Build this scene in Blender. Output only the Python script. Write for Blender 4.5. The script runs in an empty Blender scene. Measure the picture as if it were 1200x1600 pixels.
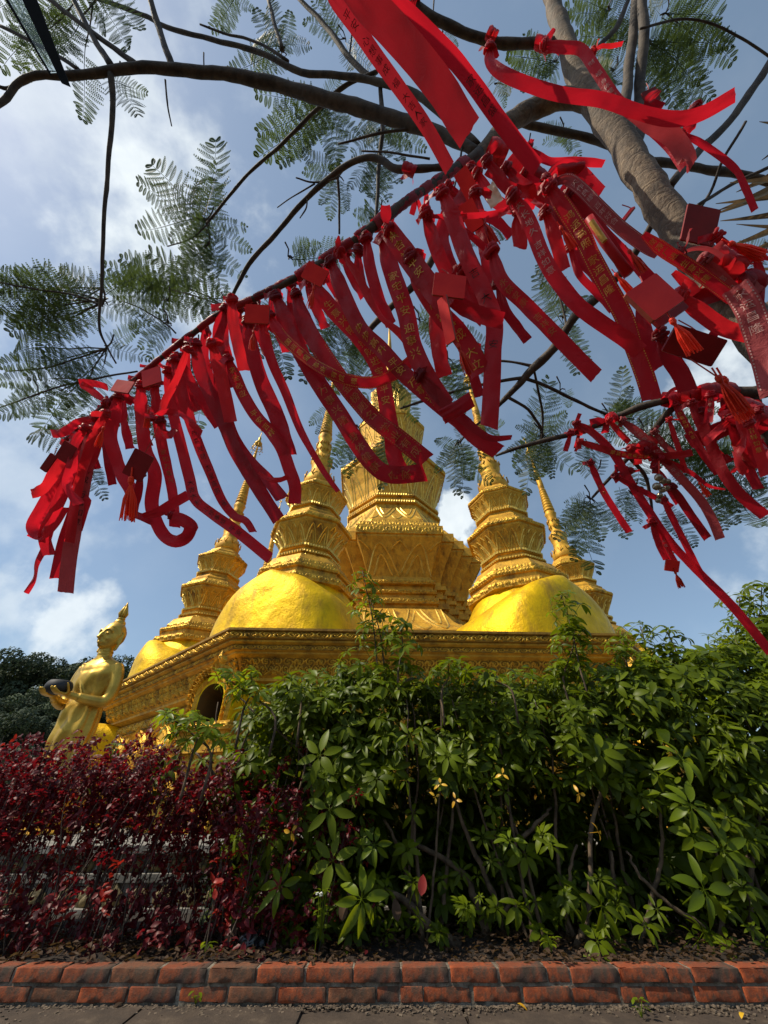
import bpy, math, random
from mathutils import Vector, Matrix, noise
R = math.radians
SC = bpy.context.scene
COL = SC.collection
rnd = random.Random(11)

# ------------------------------------------------------------------ camera
PITCH = R(38.2); EYE = Vector((0, 0, .742)); F = 600.0
cam = bpy.data.cameras.new('camera'); cam.sensor_fit = 'VERTICAL'; cam.sensor_height = 24; cam.lens = 9.0
cam.clip_start = .05; cam.clip_end = 3000
camo = bpy.data.objects.new('camera', cam); COL.objects.link(camo)
camo.location = EYE; camo.rotation_euler = (R(90) + PITCH, 0, 0); SC.camera = camo
CF = Vector((0, math.cos(PITCH), math.sin(PITCH))); CU = Vector((0, -math.sin(PITCH), math.cos(PITCH))); CR = Vector((1, 0, 0))

def ray(px, py): return CF + CR * ((px - 600) / F) + CU * ((800 - py) / F)
def at(px, py, z): return EYE + ray(px, py) * z          # point at depth z along the optical axis
def spread(px, py, tx, ty):
    # how many times a width across the direction (tx, ty) is enlarged off the optical axis
    x, y = px - 600, py - 800; d = math.hypot(x, y) + 1e-6; c = F / math.hypot(F, d); L = math.hypot(tx, ty) + 1e-6
    nr = abs((-ty * x + tx * y) / (d * L)); return math.sqrt(nr * nr / (c * c) + 1 - nr * nr)
def atY(px, py, Y):
    r = ray(px, py); return EYE + r * (Y / r.y)

# ------------------------------------------------------------------ sky, sun, exposure
SUN_AZ = R(-164); SUN_EL = R(50)                          # direction of the sun, azimuth counted from +X
SD = Vector((math.cos(SUN_EL) * math.cos(SUN_AZ), math.cos(SUN_EL) * math.sin(SUN_AZ), math.sin(SUN_EL)))
sun = bpy.data.lights.new('sun', 'SUN'); sun.energy = 4.7; sun.angle = R(.5); sun.color = (1, .90, .72)
suno = bpy.data.objects.new('sun', sun); COL.objects.link(suno)
suno.rotation_euler = SD.to_track_quat('Z', 'Y').to_euler()
W = bpy.data.worlds.new('World'); SC.world = W; W.use_nodes = True
wt = W.node_tree; wn = wt.nodes; wl = wt.links; bg = wn['Background']
sky = wn.new('ShaderNodeTexSky'); sky.sky_type = 'NISHITA'; sky.sun_disc = False
sky.sun_elevation = SUN_EL; sky.sun_rotation = math.atan2(SD.x, SD.y) % (2 * math.pi)
sky.air_density = 1.15; sky.dust_density = 1.2; sky.ozone_density = 2.6; sky.altitude = 300
bg.inputs[1].default_value = .125

def node(t, kind, **kw):
    n = t.nodes.new(kind)
    for k, v in kw.items(): setattr(n, k, v)
    return n
def mth(t, op, a, b=None, c=None):
    n = t.nodes.new('ShaderNodeMath'); n.operation = op
    for i, v in enumerate((a, b, c)):
        if v is None: continue
        if isinstance(v, (int, float)): n.inputs[i].default_value = v
        else: t.links.new(v, n.inputs[i])
    return n.outputs[0]
def mixc(t, fac, a, b, mode='MIX'):
    n = t.nodes.new('ShaderNodeMix'); n.data_type = 'RGBA'; n.blend_type = mode
    for i, v in ((0, fac), (6, a), (7, b)):
        if isinstance(v, (int, float)): n.inputs[i].default_value = v
        elif isinstance(v, tuple): n.inputs[i].default_value = v + (1,) if len(v) == 3 else v
        else: t.links.new(v, n.inputs[i])
    return n.outputs[2]

tc = wn.new('ShaderNodeTexCoord')
def cloud_noise(scale, seed, det=8, rough=.55):
    mp = wn.new('ShaderNodeMapping'); mp.inputs['Location'].default_value = (seed, seed * .7, seed * 1.3)
    wl.new(tc.outputs['Generated'], mp.inputs[0])
    n = wn.new('ShaderNodeTexNoise'); n.inputs['Scale'].default_value = scale; n.inputs['Detail'].default_value = det
    n.inputs['Roughness'].default_value = rough; wl.new(mp.outputs[0], n.inputs['Vector']); return n.outputs[0]
nz = cloud_noise(9, 3.1); nz2 = cloud_noise(3.2, 8.4, 6)
total = None
# banks of cloud, each given by the direction in which it stands in the sky, its angular radius and density
for px, py, rad, dens, soft in ((215, 330, .27, .95, 1), (190, 250, .26, .75, 1), (300, 470, .16, .6, 1), (100, 150, .34, .5, 1), (-60, 700, .4, .4, 1), (90, 975, .13, .8, .7), (20, 965, .16, .55, .8), (160, 985, .06, .6, .6),
                            (715, 805, .075, 1.1, .5), (1130, 570, .12, .8, .7), (1020, 700, .08, .55, .7), (-250, 1000, .3, .7, 1), (1500, 800, .3, .7, 1), (600, 2600, .6, .8, 1)):
    d = ray(px, py).normalized()
    vm = wn.new('ShaderNodeVectorMath'); vm.operation = 'DISTANCE'; wl.new(tc.outputs['Generated'], vm.inputs[0]); vm.inputs[1].default_value = d
    fall = mth(wt, 'SUBTRACT', 1.0, mth(wt, 'DIVIDE', vm.outputs['Value'], rad))
    v = mth(wt, 'ADD', fall, mth(wt, 'MULTIPLY', mth(wt, 'SUBTRACT', nz, .5), 2.6))
    mr = wn.new('ShaderNodeMapRange'); mr.interpolation_type = 'SMOOTHSTEP'; wl.new(v, mr.inputs[0])
    mr.inputs[1].default_value = .12; mr.inputs[2].default_value = .12 + soft * 1.0; mr.inputs[4].default_value = dens
    total = mr.outputs[0] if total is None else mth(wt, 'MAXIMUM', total, mr.outputs[0])
wisps = wn.new('ShaderNodeMapRange'); wl.new(nz2, wisps.inputs[0]); wisps.inputs[1].default_value = .5; wisps.inputs[2].default_value = .85; wisps.inputs[4].default_value = .12
total = mth(wt, 'MINIMUM', mth(wt, 'MAXIMUM', total, wisps.outputs[0]), .92)
shade = mixc(wt, cloud_noise(14, 5.5, 5), (5.0, 5.7, 6.1), (8.5, 8.9, 9.0))
skyc = mixc(wt, .28, sky.outputs[0], (2.9, 3.9, 4.5))
wl.new(mixc(wt, total, skyc, shade), bg.inputs[0])
SC.view_settings.view_transform = 'Standard'; SC.view_settings.look = 'None'; SC.view_settings.gamma = 1
SC.view_settings.use_curve_mapping = False; SC.view_settings.exposure = 0.12
SC.cycles.max_bounces = 8; SC.cycles.transparent_max_bounces = 8

# ------------------------------------------------------------------ materials
MATS = {}
def new_mat(name):
    m = bpy.data.materials.new(name); m.use_nodes = True; MATS[name] = m
    return m, m.node_tree, m.node_tree.nodes['Principled BSDF']
def nz_tex(t, scale, det=5, rough=.6, coord='Object', dist=0, stretch=None):
    c = t.nodes.new('ShaderNodeTexCoord'); n = t.nodes.new('ShaderNodeTexNoise')
    n.inputs['Scale'].default_value = scale; n.inputs['Detail'].default_value = det; n.inputs['Roughness'].default_value = rough; n.inputs['Distortion'].default_value = dist
    src = c.outputs[coord]
    if stretch:
        mp = t.nodes.new('ShaderNodeMapping'); mp.inputs['Scale'].default_value = stretch; t.links.new(src, mp.inputs[0]); src = mp.outputs[0]
    t.links.new(src, n.inputs['Vector']); return n.outputs[0]
def ramp(t, fac, stops):
    r = t.nodes.new('ShaderNodeValToRGB'); e = r.color_ramp.elements
    while len(e) < len(stops): e.new(.5)
    for k, (p, c) in enumerate(stops): e[k].position = p; e[k].color = (*c, 1)
    t.links.new(fac, r.inputs[0]); return r.outputs[0]
def bump(t, b, h, strength=.5, dist=.01):
    n = t.nodes.new('ShaderNodeBump'); n.inputs['Strength'].default_value = strength; n.inputs['Distance'].default_value = dist
    t.links.new(h, n.inputs['Height']); t.links.new(n.outputs[0], b.inputs['Normal'])
def simple(name, c0, c1, scale=8, rough=.6, metal=0, bs=0, bd=.01, spec=None, bscale=None, stretch=None, lo=.35, hi=.65, emit=None):
    m, t, b = new_mat(name)
    t.links.new(ramp(t, nz_tex(t, scale, stretch=stretch), [(lo, c0), (hi, c1)]), b.inputs['Base Color'])
    b.inputs['Roughness'].default_value = rough; b.inputs['Metallic'].default_value = metal
    if spec is not None: b.inputs['Specular IOR Level'].default_value = spec
    if bs: bump(t, b, nz_tex(t, bscale or scale * 4, 6, stretch=stretch), bs, bd)
    return m
def gold(name, c0, c1, scale, rough, metal, bs, bscale, bd=.03, stain=(.16, .09, .03), stain_amt=.5):
    m, t, b = new_mat(name)
    base = ramp(t, nz_tex(t, scale, 7, .65, dist=.6), [(.32, c0), (.66, c1)])
    st = ramp(t, nz_tex(t, 2.3, 8, .7, stretch=(1, 1, .35)), [(.50, (0, 0, 0)), (.68, (stain_amt,) * 3)])
    t.links.new(mixc(t, st, base, stain), b.inputs['Base Color'])
    rr = t.nodes.new('ShaderNodeMapRange'); t.links.new(nz_tex(t, scale * 2.2, 4), rr.inputs[0]); rr.inputs[3].default_value = rough - .08; rr.inputs[4].default_value = rough + .18
    t.links.new(rr.outputs[0], b.inputs['Roughness']); b.inputs['Specular IOR Level'].default_value = .25; b.inputs['Metallic'].default_value = metal
    bump(t, b, nz_tex(t, bscale, 8, .7), bs, bd)
    return m
gold('gold_leaf', (.54, .31, .003), (.92, .58, .002), 1.3, .42, .45, .4, 2.6, .10, (.34, .19, .02), .8)
gold('gold_paint', (.44, .225, .028), (.72, .41, .045), 3.2, .52, .38, .6, 14, .02, (.13, .06, .022), .8)
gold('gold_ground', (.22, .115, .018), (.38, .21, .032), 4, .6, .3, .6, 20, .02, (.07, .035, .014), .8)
gold('gold_carved', (.46, .24, .03), (.82, .50, .06), 7, .36, .6, .7, 30, .02, (.10, .05, .02), .7)
gold('gold_dull', (.42, .23, .04), (.60, .35, .07), 3, .5, .45, .5, 12, .02, (.12, .06, .02), .8)
gold('gold_statue', (.40, .24, .035), (.62, .40, .075), 3.5, .38, .7, .25, 16, .01, (.30, .20, .08), .5)
simple('ridge_gold', (.58, .36, .06), (.78, .54, .11), 8, .36, .6)
simple('bowl_black', (.014, .015, .018), (.035, .036, .04), 6, .62, spec=.3)
simple('niche_dark', (.10, .06, .015), (.16, .09, .02), 4, .8)
simple('plinth_stone', (.10, .095, .08), (.30, .28, .25), 5, .75, bs=.5)
simple('plinth_ochre', (.07, .055, .028), (.24, .17, .06), 7, .7, bs=.5, bd=.02)
simple('soil', (.014, .009, .006), (.045, .028, .02), 14, .95, bs=1, bd=.03)
simple('grit', (.05, .035, .022), (.16, .12, .085), 30, .95)
simple('dark_soil', (.012, .008, .006), (.04, .028, .02), 9, .95, bs=1, bd=.03)
simple('mortar', (.07, .055, .04), (.26, .22, .17), 22, .95, bs=1, bd=.01)
simple('ground_far', (.05, .06, .03), (.11, .11, .06), .4, .95)
simple('hill', (.012, .022, .010), (.04, .055, .025), .35, .95)
simple('bell_metal', (.14, .12, .09), (.42, .36, .27), 30, .28, .95)
simple('cord', (.35, .02, .015), (.5, .03, .02), 40, .6)
simple('glass_frame', (.004, .004, .005), (.008, .008, .009), 12, .8, spec=.1)
simple('bag_black', (.006, .006, .007), (.014, .014, .016), 5, .2)
simple('petal_white', (.7, .7, .68), (.85, .85, .8), 20, .7)
m, t, b = new_mat('glass'); b.inputs['Base Color'].default_value = (.62, .70, .70, 1); b.inputs['Roughness'].default_value = .04
b.inputs['Transmission Weight'].default_value = .96; b.inputs['IOR'].default_value = 1.1

# bark
m, t, b = new_mat('bark')
n1 = nz_tex(t, 10, 7, .7, stretch=(1, 1, 1)); n2 = nz_tex(t, 26, 8, .75, dist=1.2)
rings = nz_tex(t, 3.0, 3, .5)
wv = t.nodes.new('ShaderNodeTexWave'); wv.wave_type = 'BANDS'; wv.bands_direction = 'Z'; wv.inputs['Scale'].default_value = 9; wv.inputs['Distortion'].default_value = 14; wv.inputs['Detail'].default_value = 5; wv.inputs['Detail Scale'].default_value = 2.5
c = t.nodes.new('ShaderNodeTexCoord'); t.links.new(c.outputs['Object'], wv.inputs[0])
col = ramp(t, n1, [(.3, (.045, .03, .02)), (.5, (.14, .095, .06)), (.7, (.28, .20, .125))])
col = mixc(t, mth(t, 'MULTIPLY', ramp(t, nz_tex(t, 45, 8, .8), [(.5, (0, 0, 0)), (.62, (1, 1, 1))]), .6), col, (.06, .042, .03))
col = mixc(t, ramp(t, nz_tex(t, 6, 5, .7), [(.52, (0, 0, 0)), (.62, (.7,) * 3)]), col, (.12, .10, .075))
col = mixc(t, mth(t, 'MULTIPLY', ramp(t, wv.outputs[0], [(.0, (1, 1, 1)), (.2, (0, 0, 0))]), .4), col, (.05, .033, .022))
t.links.new(col, b.inputs['Base Color']); b.inputs['Roughness'].default_value = .8
bump(t, b, mth(t, 'ADD', mth(t, 'MULTIPLY', wv.outputs[0], .35), mth(t, 'ADD', n2, mth(t, 'MULTIPLY', nz_tex(t, 70, 6, .7), .6))), .8, .005)
simple('twig_bark', (.028, .019, .014), (.085, .06, .042), 20, .8, bs=.8, bd=.004)
simple('shrub_bark', (.04, .026, .015), (.15, .10, .06), 14, .85, bs=.8, bd=.006)

# leaves
def leaf_mat(name, lo, hi, rough, trans, tcol, spec=.5, scale=3, coord='Object', bs=0):
    m, t, b = new_mat(name)
    oi = t.nodes.new('ShaderNodeObjectInfo')
    f = mth(t, 'ADD', mth(t, 'MULTIPLY', nz_tex(t, scale, 3), .7), mth(t, 'MULTIPLY', oi.outputs['Random'], .5))
    colr = ramp(t, f, [(.25, lo), (.8, hi)])
    t.links.new(colr, b.inputs['Base Color']); b.inputs['Roughness'].default_value = rough; b.inputs['Specular IOR Level'].default_value = spec
    if bs: bump(t, b, nz_tex(t, 60, 2), bs, .004)
    tr = t.nodes.new('ShaderNodeBsdfTranslucent'); tr.inputs[0].default_value = (*tcol, 1)
    ms = t.nodes.new('ShaderNodeMixShader'); ms.inputs[0].default_value = trans
    t.links.new(b.outputs[0], ms.inputs[1]); t.links.new(tr.outputs[0], ms.inputs[2])
    t.links.new(ms.outputs[0], t.nodes['Material Output'].inputs[0]); return m
leaf_mat('umbrella_leaf', (.018, .034, .002), (.10, .135, .004), .42, .24, (.32, .40, .008), .15)
leaf_mat('young_leaf', (.05, .085, .004), (.13, .18, .008), .38, .34, (.42, .50, .012), .2)
leaf_mat('yellow_leaf', (.55, .28, .02), (.75, .45, .03), .4, .3, (.8, .5, .03))
leaf_mat('red_leaf', (.028, .006, .008), (.12, .010, .014), .45, .25, (.40, .012, .02), .25, 6)
leaf_mat('bright_red_leaf', (.14, .012, .012), (.36, .03, .02), .45, .3, (.6, .04, .02), .4, 6)
leaf_mat('feather_leaf', (.025, .045, .018), (.06, .09, .03), .5, .30, (.13, .19, .04), .25)
leaf_mat('hill_leaf', (.035, .052, .034), (.085, .11, .065), .8, .12, (.06, .09, .02), .2, .6)  # lightened green-grey: distance haze put into the leaf colour
leaf_mat('dry_leaf', (.022, .013, .008), (.09, .052, .03), .7, .15, (.3, .18, .06), .2, 20)
leaf_mat('dry_palm', (.09, .06, .035), (.32, .24, .15), .6, .15, (.3, .2, .1), .3, 10)

def cloth(name, c0, c1, tcol, tr_amt=.34, rough=.48):
    m, t, b = new_mat(name)
    f = nz_tex(t, 7, 5, .6, dist=.5)
    oi = t.nodes.new('ShaderNodeObjectInfo'); k = mth(t, 'ADD', .6, mth(t, 'MULTIPLY', oi.outputs['Random'], .75))
    kc = t.nodes.new('ShaderNodeCombineXYZ'); [t.links.new(k, kc.inputs[q]) for q in range(3)]
    t.links.new(mixc(t, 1.0, ramp(t, f, [(.3, c0), (.7, c1)]), kc.outputs[0], 'MULTIPLY'), b.inputs['Base Color'])
    b.inputs['Roughness'].default_value = rough; b.inputs['Specular IOR Level'].default_value = .35
    b.inputs['Sheen Weight'].default_value = .25; b.inputs['Sheen Roughness'].default_value = .4; b.inputs['Sheen Tint'].default_value = (1, .5, .5, 1)
    bump(t, b, mth(t, 'ADD', mth(t, 'MULTIPLY', nz_tex(t, 420, 2), .12), nz_tex(t, 28, 4, .6, dist=1.5)), .55, .006)
    # long soft creases
    tr = t.nodes.new('ShaderNodeBsdfTranslucent'); tr.inputs[0].default_value = (*tcol, 1)
    ms = t.nodes.new('ShaderNodeMixShader'); ms.inputs[0].default_value = tr_amt
    t.links.new(b.outputs[0], ms.inputs[1]); t.links.new(tr.outputs[0], ms.inputs[2])
    t.links.new(ms.outputs[0], t.nodes['Material Output'].inputs[0])
cloth('cloth_red', (.32, .008, .018), (.45, .013, .026), (.88, .016, .034), .40)
cloth('cloth_bright', (.42, .013, .022), (.55, .024, .032), (.9, .02, .03), .38)
cloth('cloth_dark', (.20, .006, .014), (.30, .009, .020), (.72, .012, .026), .36)
cloth('cloth_dusty', (.24, .024, .032), (.36, .040, .048), (.55, .02, .034), .28, .6)
cloth('cloth_faded', (.30, .04, .045), (.40, .07, .07), (.60, .06, .07), .32, .6)
cloth('tassel_red', (.85, .03, .012), (.95, .07, .02), (1, .07, .02), .3, .5)
simple('print_gold', (.50, .22, .03), (.74, .42, .07), 60, .45, .3)
simple('print_white', (.45, .20, .18), (.62, .36, .32), 60, .6)
simple('print_black', (.035, .006, .006), (.06, .01, .01), 40, .6)
simple('print_orange', (.36, .08, .02), (.50, .16, .035), 60, .5, .1)
simple('plaque_wood', (.66, .012, .014), (.85, .03, .022), 9, .45, spec=.15, bs=.2, bd=.003)
simple('plaque_dark', (.16, .008, .010), (.26, .012, .014), 9, .5, spec=.15, bs=.2, bd=.003)
simple('plaque_edge', (.22, .02, .012), (.36, .05, .02), 20, .6)

# pavement
m, t, b = new_mat('paving')
f = nz_tex(t, 5, 8, .7); f2 = nz_tex(t, 40, 6, .7)
colr = ramp(t, f, [(.34, (.018, .011, .007)), (.54, (.06, .040, .026)), (.74, (.16, .12, .08))])
t.links.new(mixc(t, mth(t, 'MULTIPLY', f2, .5), colr, (.05, .035, .025)), b.inputs['Base Color']); b.inputs['Roughness'].default_value = .85
bump(t, b, mth(t, 'ADD', f, mth(t, 'MULTIPLY', f2, .5)), .8, .01)
# brick, individually tinted
for nm, lo, hi in (('brick_red', (.20, .038, .010), (.42, .085, .018)), ('brick_worn', (.12, .042, .020), (.25, .09, .036)), ('brick_burnt', (.17, .038, .012), (.32, .070, .02))):
    m, t, b = new_mat(nm)
    colr = ramp(t, nz_tex(t, 16, 6, .7), [(.35, lo), (.65, hi)])
    dirt = ramp(t, nz_tex(t, 11, 8, .8), [(.44, (0, 0, 0)), (.60, (.92,) * 3)])
    if nm == 'brick_burnt':
        blot = ramp(t, nz_tex(t, 13, 3, .5, stretch=(1, .3, .5)), [(.50, (0, 0, 0)), (.60, (.8,) * 3)]); colr = mixc(t, blot, colr, (.035, .033, .032))
    t.links.new(mixc(t, dirt, colr, (.06, .042, .028)), b.inputs['Base Color']); b.inputs['Roughness'].default_value = .85
    bump(t, b, nz_tex(t, 60, 8, .8), 1.0, .006)

# ------------------------------------------------------------------ mesh helpers
class MB:
    def __init__(s): s.v = []; s.f = []; s.m = []; s.mi = 0
    def add(s, vs, fs):
        o = len(s.v); s.v += [tuple(v) for v in vs]
        for f in fs: s.f.append(tuple(i + o for i in f)); s.m.append(s.mi)
    def grid(s, rows, close_u=False, close_v=False):
        nu = len(rows); nv = len(rows[0]); fs = []
        for i in range(nu if close_u else nu - 1):
            for j in range(nv if close_v else nv - 1):
                a, b2 = i, (i + 1) % nu; c, d = j, (j + 1) % nv
                fs.append((a * nv + c, a * nv + d, b2 * nv + d, b2 * nv + c))
        s.add([p for r in rows for p in r], fs)
    def box(s, c, h, rz=0, jit=0, M=None):
        vs = []
        for x in (-1, 1):
            for y in (-1, 1):
                for z in (-1, 1):
                    p = Vector((x * h[0] + rnd.uniform(-jit, jit), y * h[1] + rnd.uniform(-jit, jit), z * h[2] + rnd.uniform(-jit, jit)))
                    p = (M @ p) if M else Matrix.Rotation(rz, 3, 'Z') @ p
                    vs.append(p + Vector(c))
        s.add(vs, [(0, 1, 3, 2), (4, 6, 7, 5), (0, 4, 5, 1), (2, 3, 7, 6), (0, 2, 6, 4), (1, 5, 7, 3)])
    def tube(s, pts, rad, n=8, cap=True):
        pts = [Vector(p) for p in pts]; rows = []; up = Vector((.3, .2, 1)).normalized()
        if isinstance(rad, (int, float)): rad = [rad] * len(pts)
        prev = None
        for i, p in enumerate(pts):
            t = (pts[min(i + 1, len(pts) - 1)] - pts[max(i - 1, 0)])
            if t.length < 1e-9: t = Vector((0, 0, 1))
            t.normalize()
            a = (prev if prev is not None else t.cross(up)); a = a - t * a.dot(t)
            if a.length < 1e-5: a = t.cross(Vector((1, 0, 0)))
            a.normalize(); prev = a; b2 = t.cross(a)
            rows.append([p + (a * math.cos(q * 2 * math.pi / n) + b2 * math.sin(q * 2 * math.pi / n)) * rad[i] for q in range(n)])
        o = len(s.v); s.grid(rows, close_v=True)
        if cap:
            s.f.append(tuple(o + k for k in range(n))[::-1]); s.m.append(s.mi)
            q = o + (len(rows) - 1) * n; s.f.append(tuple(q + k for k in range(n))); s.m.append(s.mi)
    def lathe(s, prof, c=(0, 0, 0), n=20, ph=0):
        rows = [[(c[0] + r * math.cos(ph + 2 * math.pi * k / n), c[1] + r * math.sin(ph + 2 * math.pi * k / n), c[2] + z) for k in range(n)] for r, z in prof]
        s.grid(rows, close_v=True)
        o = len(s.v) - len(rows) * n
        s.f.append(tuple(o + k for k in range(n))[::-1]); s.m.append(s.mi); o += (len(rows) - 1) * n; s.f.append(tuple(o + k for k in range(n))); s.m.append(s.mi)
    def ellipsoid(s, c, r, nu=10, nv=14, M=None):
        rows = []
        for i in range(nu + 1):
            a = math.pi * i / nu - math.pi / 2
            row = []
            for j in range(nv):
                b2 = 2 * math.pi * j / nv
                p = Vector((r[0] * math.cos(a) * math.cos(b2), r[1] * math.cos(a) * math.sin(b2), r[2] * math.sin(a)))
                if M: p = M @ p
                row.append(p + Vector(c))
            rows.append(row)
        s.grid(rows, close_v=True)
    def mesh(s, name, mats, smooth=False):
        me = bpy.data.meshes.new(name); me.from_pydata(s.v, [], s.f)
        if isinstance(mats, str): mats = [mats]
        for k in mats: me.materials.append(MATS[k])
        if len(mats) > 1: me.polygons.foreach_set('material_index', s.m)
        if smooth: me.polygons.foreach_set('use_smooth', [True] * len(me.polygons))
        me.update(); return me
    def build(s, name, mats, parent=None, smooth=False, loc=None, **kw):
        return put(name, s.mesh(name, mats, smooth), parent, loc, **kw)
def put(name, data, parent=None, loc=None, rot=None, scale=None, **kw):
    o = bpy.data.objects.new(name, data); COL.objects.link(o)
    if parent is not None: o.parent = parent
    if loc is not None: o.location = loc
    if rot is not None: o.rotation_euler = rot
    if scale is not None: o.scale = scale if hasattr(scale, '__len__') else (scale,) * 3
    for k, v in kw.items(): o[k] = v
    return o
def thing(name, label, cat, loc=(0, 0, 0), group=None):
    o = put(name, None, None, loc); o['label'] = label; o['category'] = cat; o.empty_display_size = .1
    if group: o['group'] = group
    return o
def smooth_angle(me, ang=35):
    me.polygons.foreach_set('use_smooth', [True] * len(me.polygons))
    try: me.set_sharp_from_angle(angle=R(ang))
    except Exception: pass
def catmull(P, n):
    P = [Vector(p) for p in P]; out = []
    for i in range(len(P) - 1):
        p0 = P[i - 1] if i else P[0] * 2 - P[1]; p1 = P[i]; p2 = P[i + 1]; p3 = P[i + 2] if i + 2 < len(P) else P[-1] * 2 - P[-2]
        for k in range(n):
            t = k / n
            out.append(.5 * ((2 * p1) + (p2 - p0) * t + (2 * p0 - 5 * p1 + 4 * p2 - p3) * t * t + (3 * p1 - p0 - 3 * p2 + p3) * t ** 3))
    out.append(P[-1]); return out
def interp(tab, x):
    for (a, va), (b, vb) in zip(tab, tab[1:]):
        if x <= b: return va + (vb - va) * max(0, min(1, (x - a) / (b - a)))
    return tab[-1][1]
def copy_tree(o, parent=None, label=None):
    c = o.copy(); COL.objects.link(c)
    if parent is not None: c.parent = parent
    if label: c['label'] = label
    for ch in o.children: copy_tree(ch, c)
    return c
# ------------------------------------------------------------------ ground and setting
mb = MB(); s = 1500
mb.add([(-s, -s, -.06), (s, -s, -.06), (s, s, -.06), (-s, s, -.06)], [(0, 1, 2, 3)]); mb.build('ground', 'ground_far', kind='structure')
# hill far to the left
mb = MB(); rows = []
for i in range(31):
    row = []
    for j in range(41):
        x = -150 + i * 5.6; y = 30 + j * 3.2
        h = 24 * math.exp(-((x + 95) / 52) ** 2) * (1 / (1 + math.exp(-(y - 62) / 7))) + 1.5 * noise.noise(Vector((x * .06, y * .06, 0)))
        row.append((x, y, max(-.5, h) - .3))
    rows.append(row)
mb.grid(rows); mb.build('hill', 'hill', smooth=True, kind='structure')

# ------------------------------------------------------------------ the pagoda
C0 = Vector((.55, 19.25, 0)); ROT = R(-87.6); RC = 12.0; PZ = 3.97       # centre, azimuth of the front face normal, circumradius, platform height
pagoda = thing('golden_pagoda', 'golden Buddhist pagoda with a tall central spire ringed by smaller ones, behind the hedge', 'pagoda', C0)
pagoda.scale = (.97, .97, 1)
def corner(k, r, z): a = ROT + R(22.5) + R(45) * k; return Vector((r * math.cos(a), r * math.sin(a), z))
def oct_rows(prof, rot=0, n=8, ph=None):
    ph = (R(22.5) if ph is None else ph) + rot
    return [[(r * math.cos(ph + 2 * math.pi * k / n), r * math.sin(ph + 2 * math.pi * k / n), z) for k in range(n)] for r, z in prof]
def loft(mb, rows, cap_top=True, cap_bot=False):
    o = len(mb.v); n = len(rows[0]); mb.grid(rows, close_v=True)
    if cap_top: q = o + (len(rows) - 1) * n; mb.f.append(tuple(q + k for k in range(n))); mb.m.append(mb.mi)
    if cap_bot: mb.f.append(tuple(o + k for k in range(n))[::-1]); mb.m.append(mb.mi)
def scroll(u, v):
    return max(0, min(1, (scroll_(u, v) - .38) / .3))
def scroll_(u, v):
    """carved scrollwork relief 0..1, u counts motifs, v 0..1 across"""
    k = math.floor(u); x = (u - k - .5) * 2; y = (v - .5) * 2
    if k % 2: y = -y
    r = math.hypot(x, y) + 1e-6; a = math.atan2(y, x)
    sp = .5 + .5 * math.cos(2 * a + 9 * math.log(r + .25)) if r > .16 else 1
    edge = max(0, min(1, (1.15 - r) * 4))
    leaf = .5 + .5 * math.cos(3 * math.pi * u + 3 * y)
    return (sp * edge + leaf * (1 - edge) * .8) * min(1, (1 - abs(y)) * 5)
def flame(u, v):
    k = math.floor(u); x = abs(u - k - .5) * 2
    h = 1 - abs(x) ** 1.3 * .9
    a = max(0, min(1, (h - v) * 8)); b = max(0, min(1, (h * .7 - v) * 8)); c = max(0, min(1, (h * .42 - v) * 8))
    s = scroll((u * 3.0) + .5, min(1, v * 1.6) % 1) if v < .62 else scroll(u * 2 + .25, (v - .5) * 2 % 1)
    rim = a * (1 - max(0, min(1, (h * .84 - v) * 14)))
    return max(rim * 1.0, a * (.25 + .6 * s), c * 1.05 * (1 - max(0, min(1, (h * .26 - v) * 9))), (1 - a) * .75 * s)
def relief(mb, p0, p1, z0, z1, nrm, depth, motifs, fn, nx, ny, lean=0):
    p0 = Vector(p0); p1 = Vector(p1); nrm = Vector(nrm); rows = []
    for i in range(ny + 1):
        v = i / ny; row = []
        for j in range(nx + 1):
            u = j / nx; p = p0.lerp(p1, u); p.z = z0 + (z1 - z0) * v
            h = fn(u * motifs, v)
            row.append(p + nrm * (depth * (h - .22) + lean * v))
        rows.append(row)
    mb.grid(rows)
def ridge(mb, pts, nrm, w, h):
    """raised rib with a triangular section along a polyline"""
    n = len(pts); rows = []
    for i, p in enumerate(pts):
        t = Vector(pts[min(i + 1, n - 1)]) - Vector(pts[max(0, i - 1)])
        nn = Vector(nrm[i] if isinstance(nrm, list) else nrm); sd = t.cross(nn).normalized()
        ww = w * (1 if 0 < i < n - 1 else .5)
        rows.append([Vector(p) - sd * ww - nn * .004, Vector(p) + nn * h, Vector(p) + sd * ww - nn * .004])
    mb.grid(rows)
def face_pt(prof, k, u, v, nf=8, ph=None):
    """point on face k of an n-sided loft; prof rows (r,z), v 0..1 in height"""
    ph = R(22.5) if ph is None else ph
    x = v * (len(prof) - 1); i = min(int(x), len(prof) - 2); t = x - i
    r = prof[i][0] * (1 - t) + prof[i + 1][0] * t; z = prof[i][1] * (1 - t) + prof[i + 1][1] * t
    a0 = ph + 2 * math.pi * k / nf; a1 = a0 + 2 * math.pi / nf
    return Vector((r * (math.cos(a0) * (1 - u) + math.cos(a1) * u), r * (math.sin(a0) * (1 - u) + math.sin(a1) * u), z))
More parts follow.
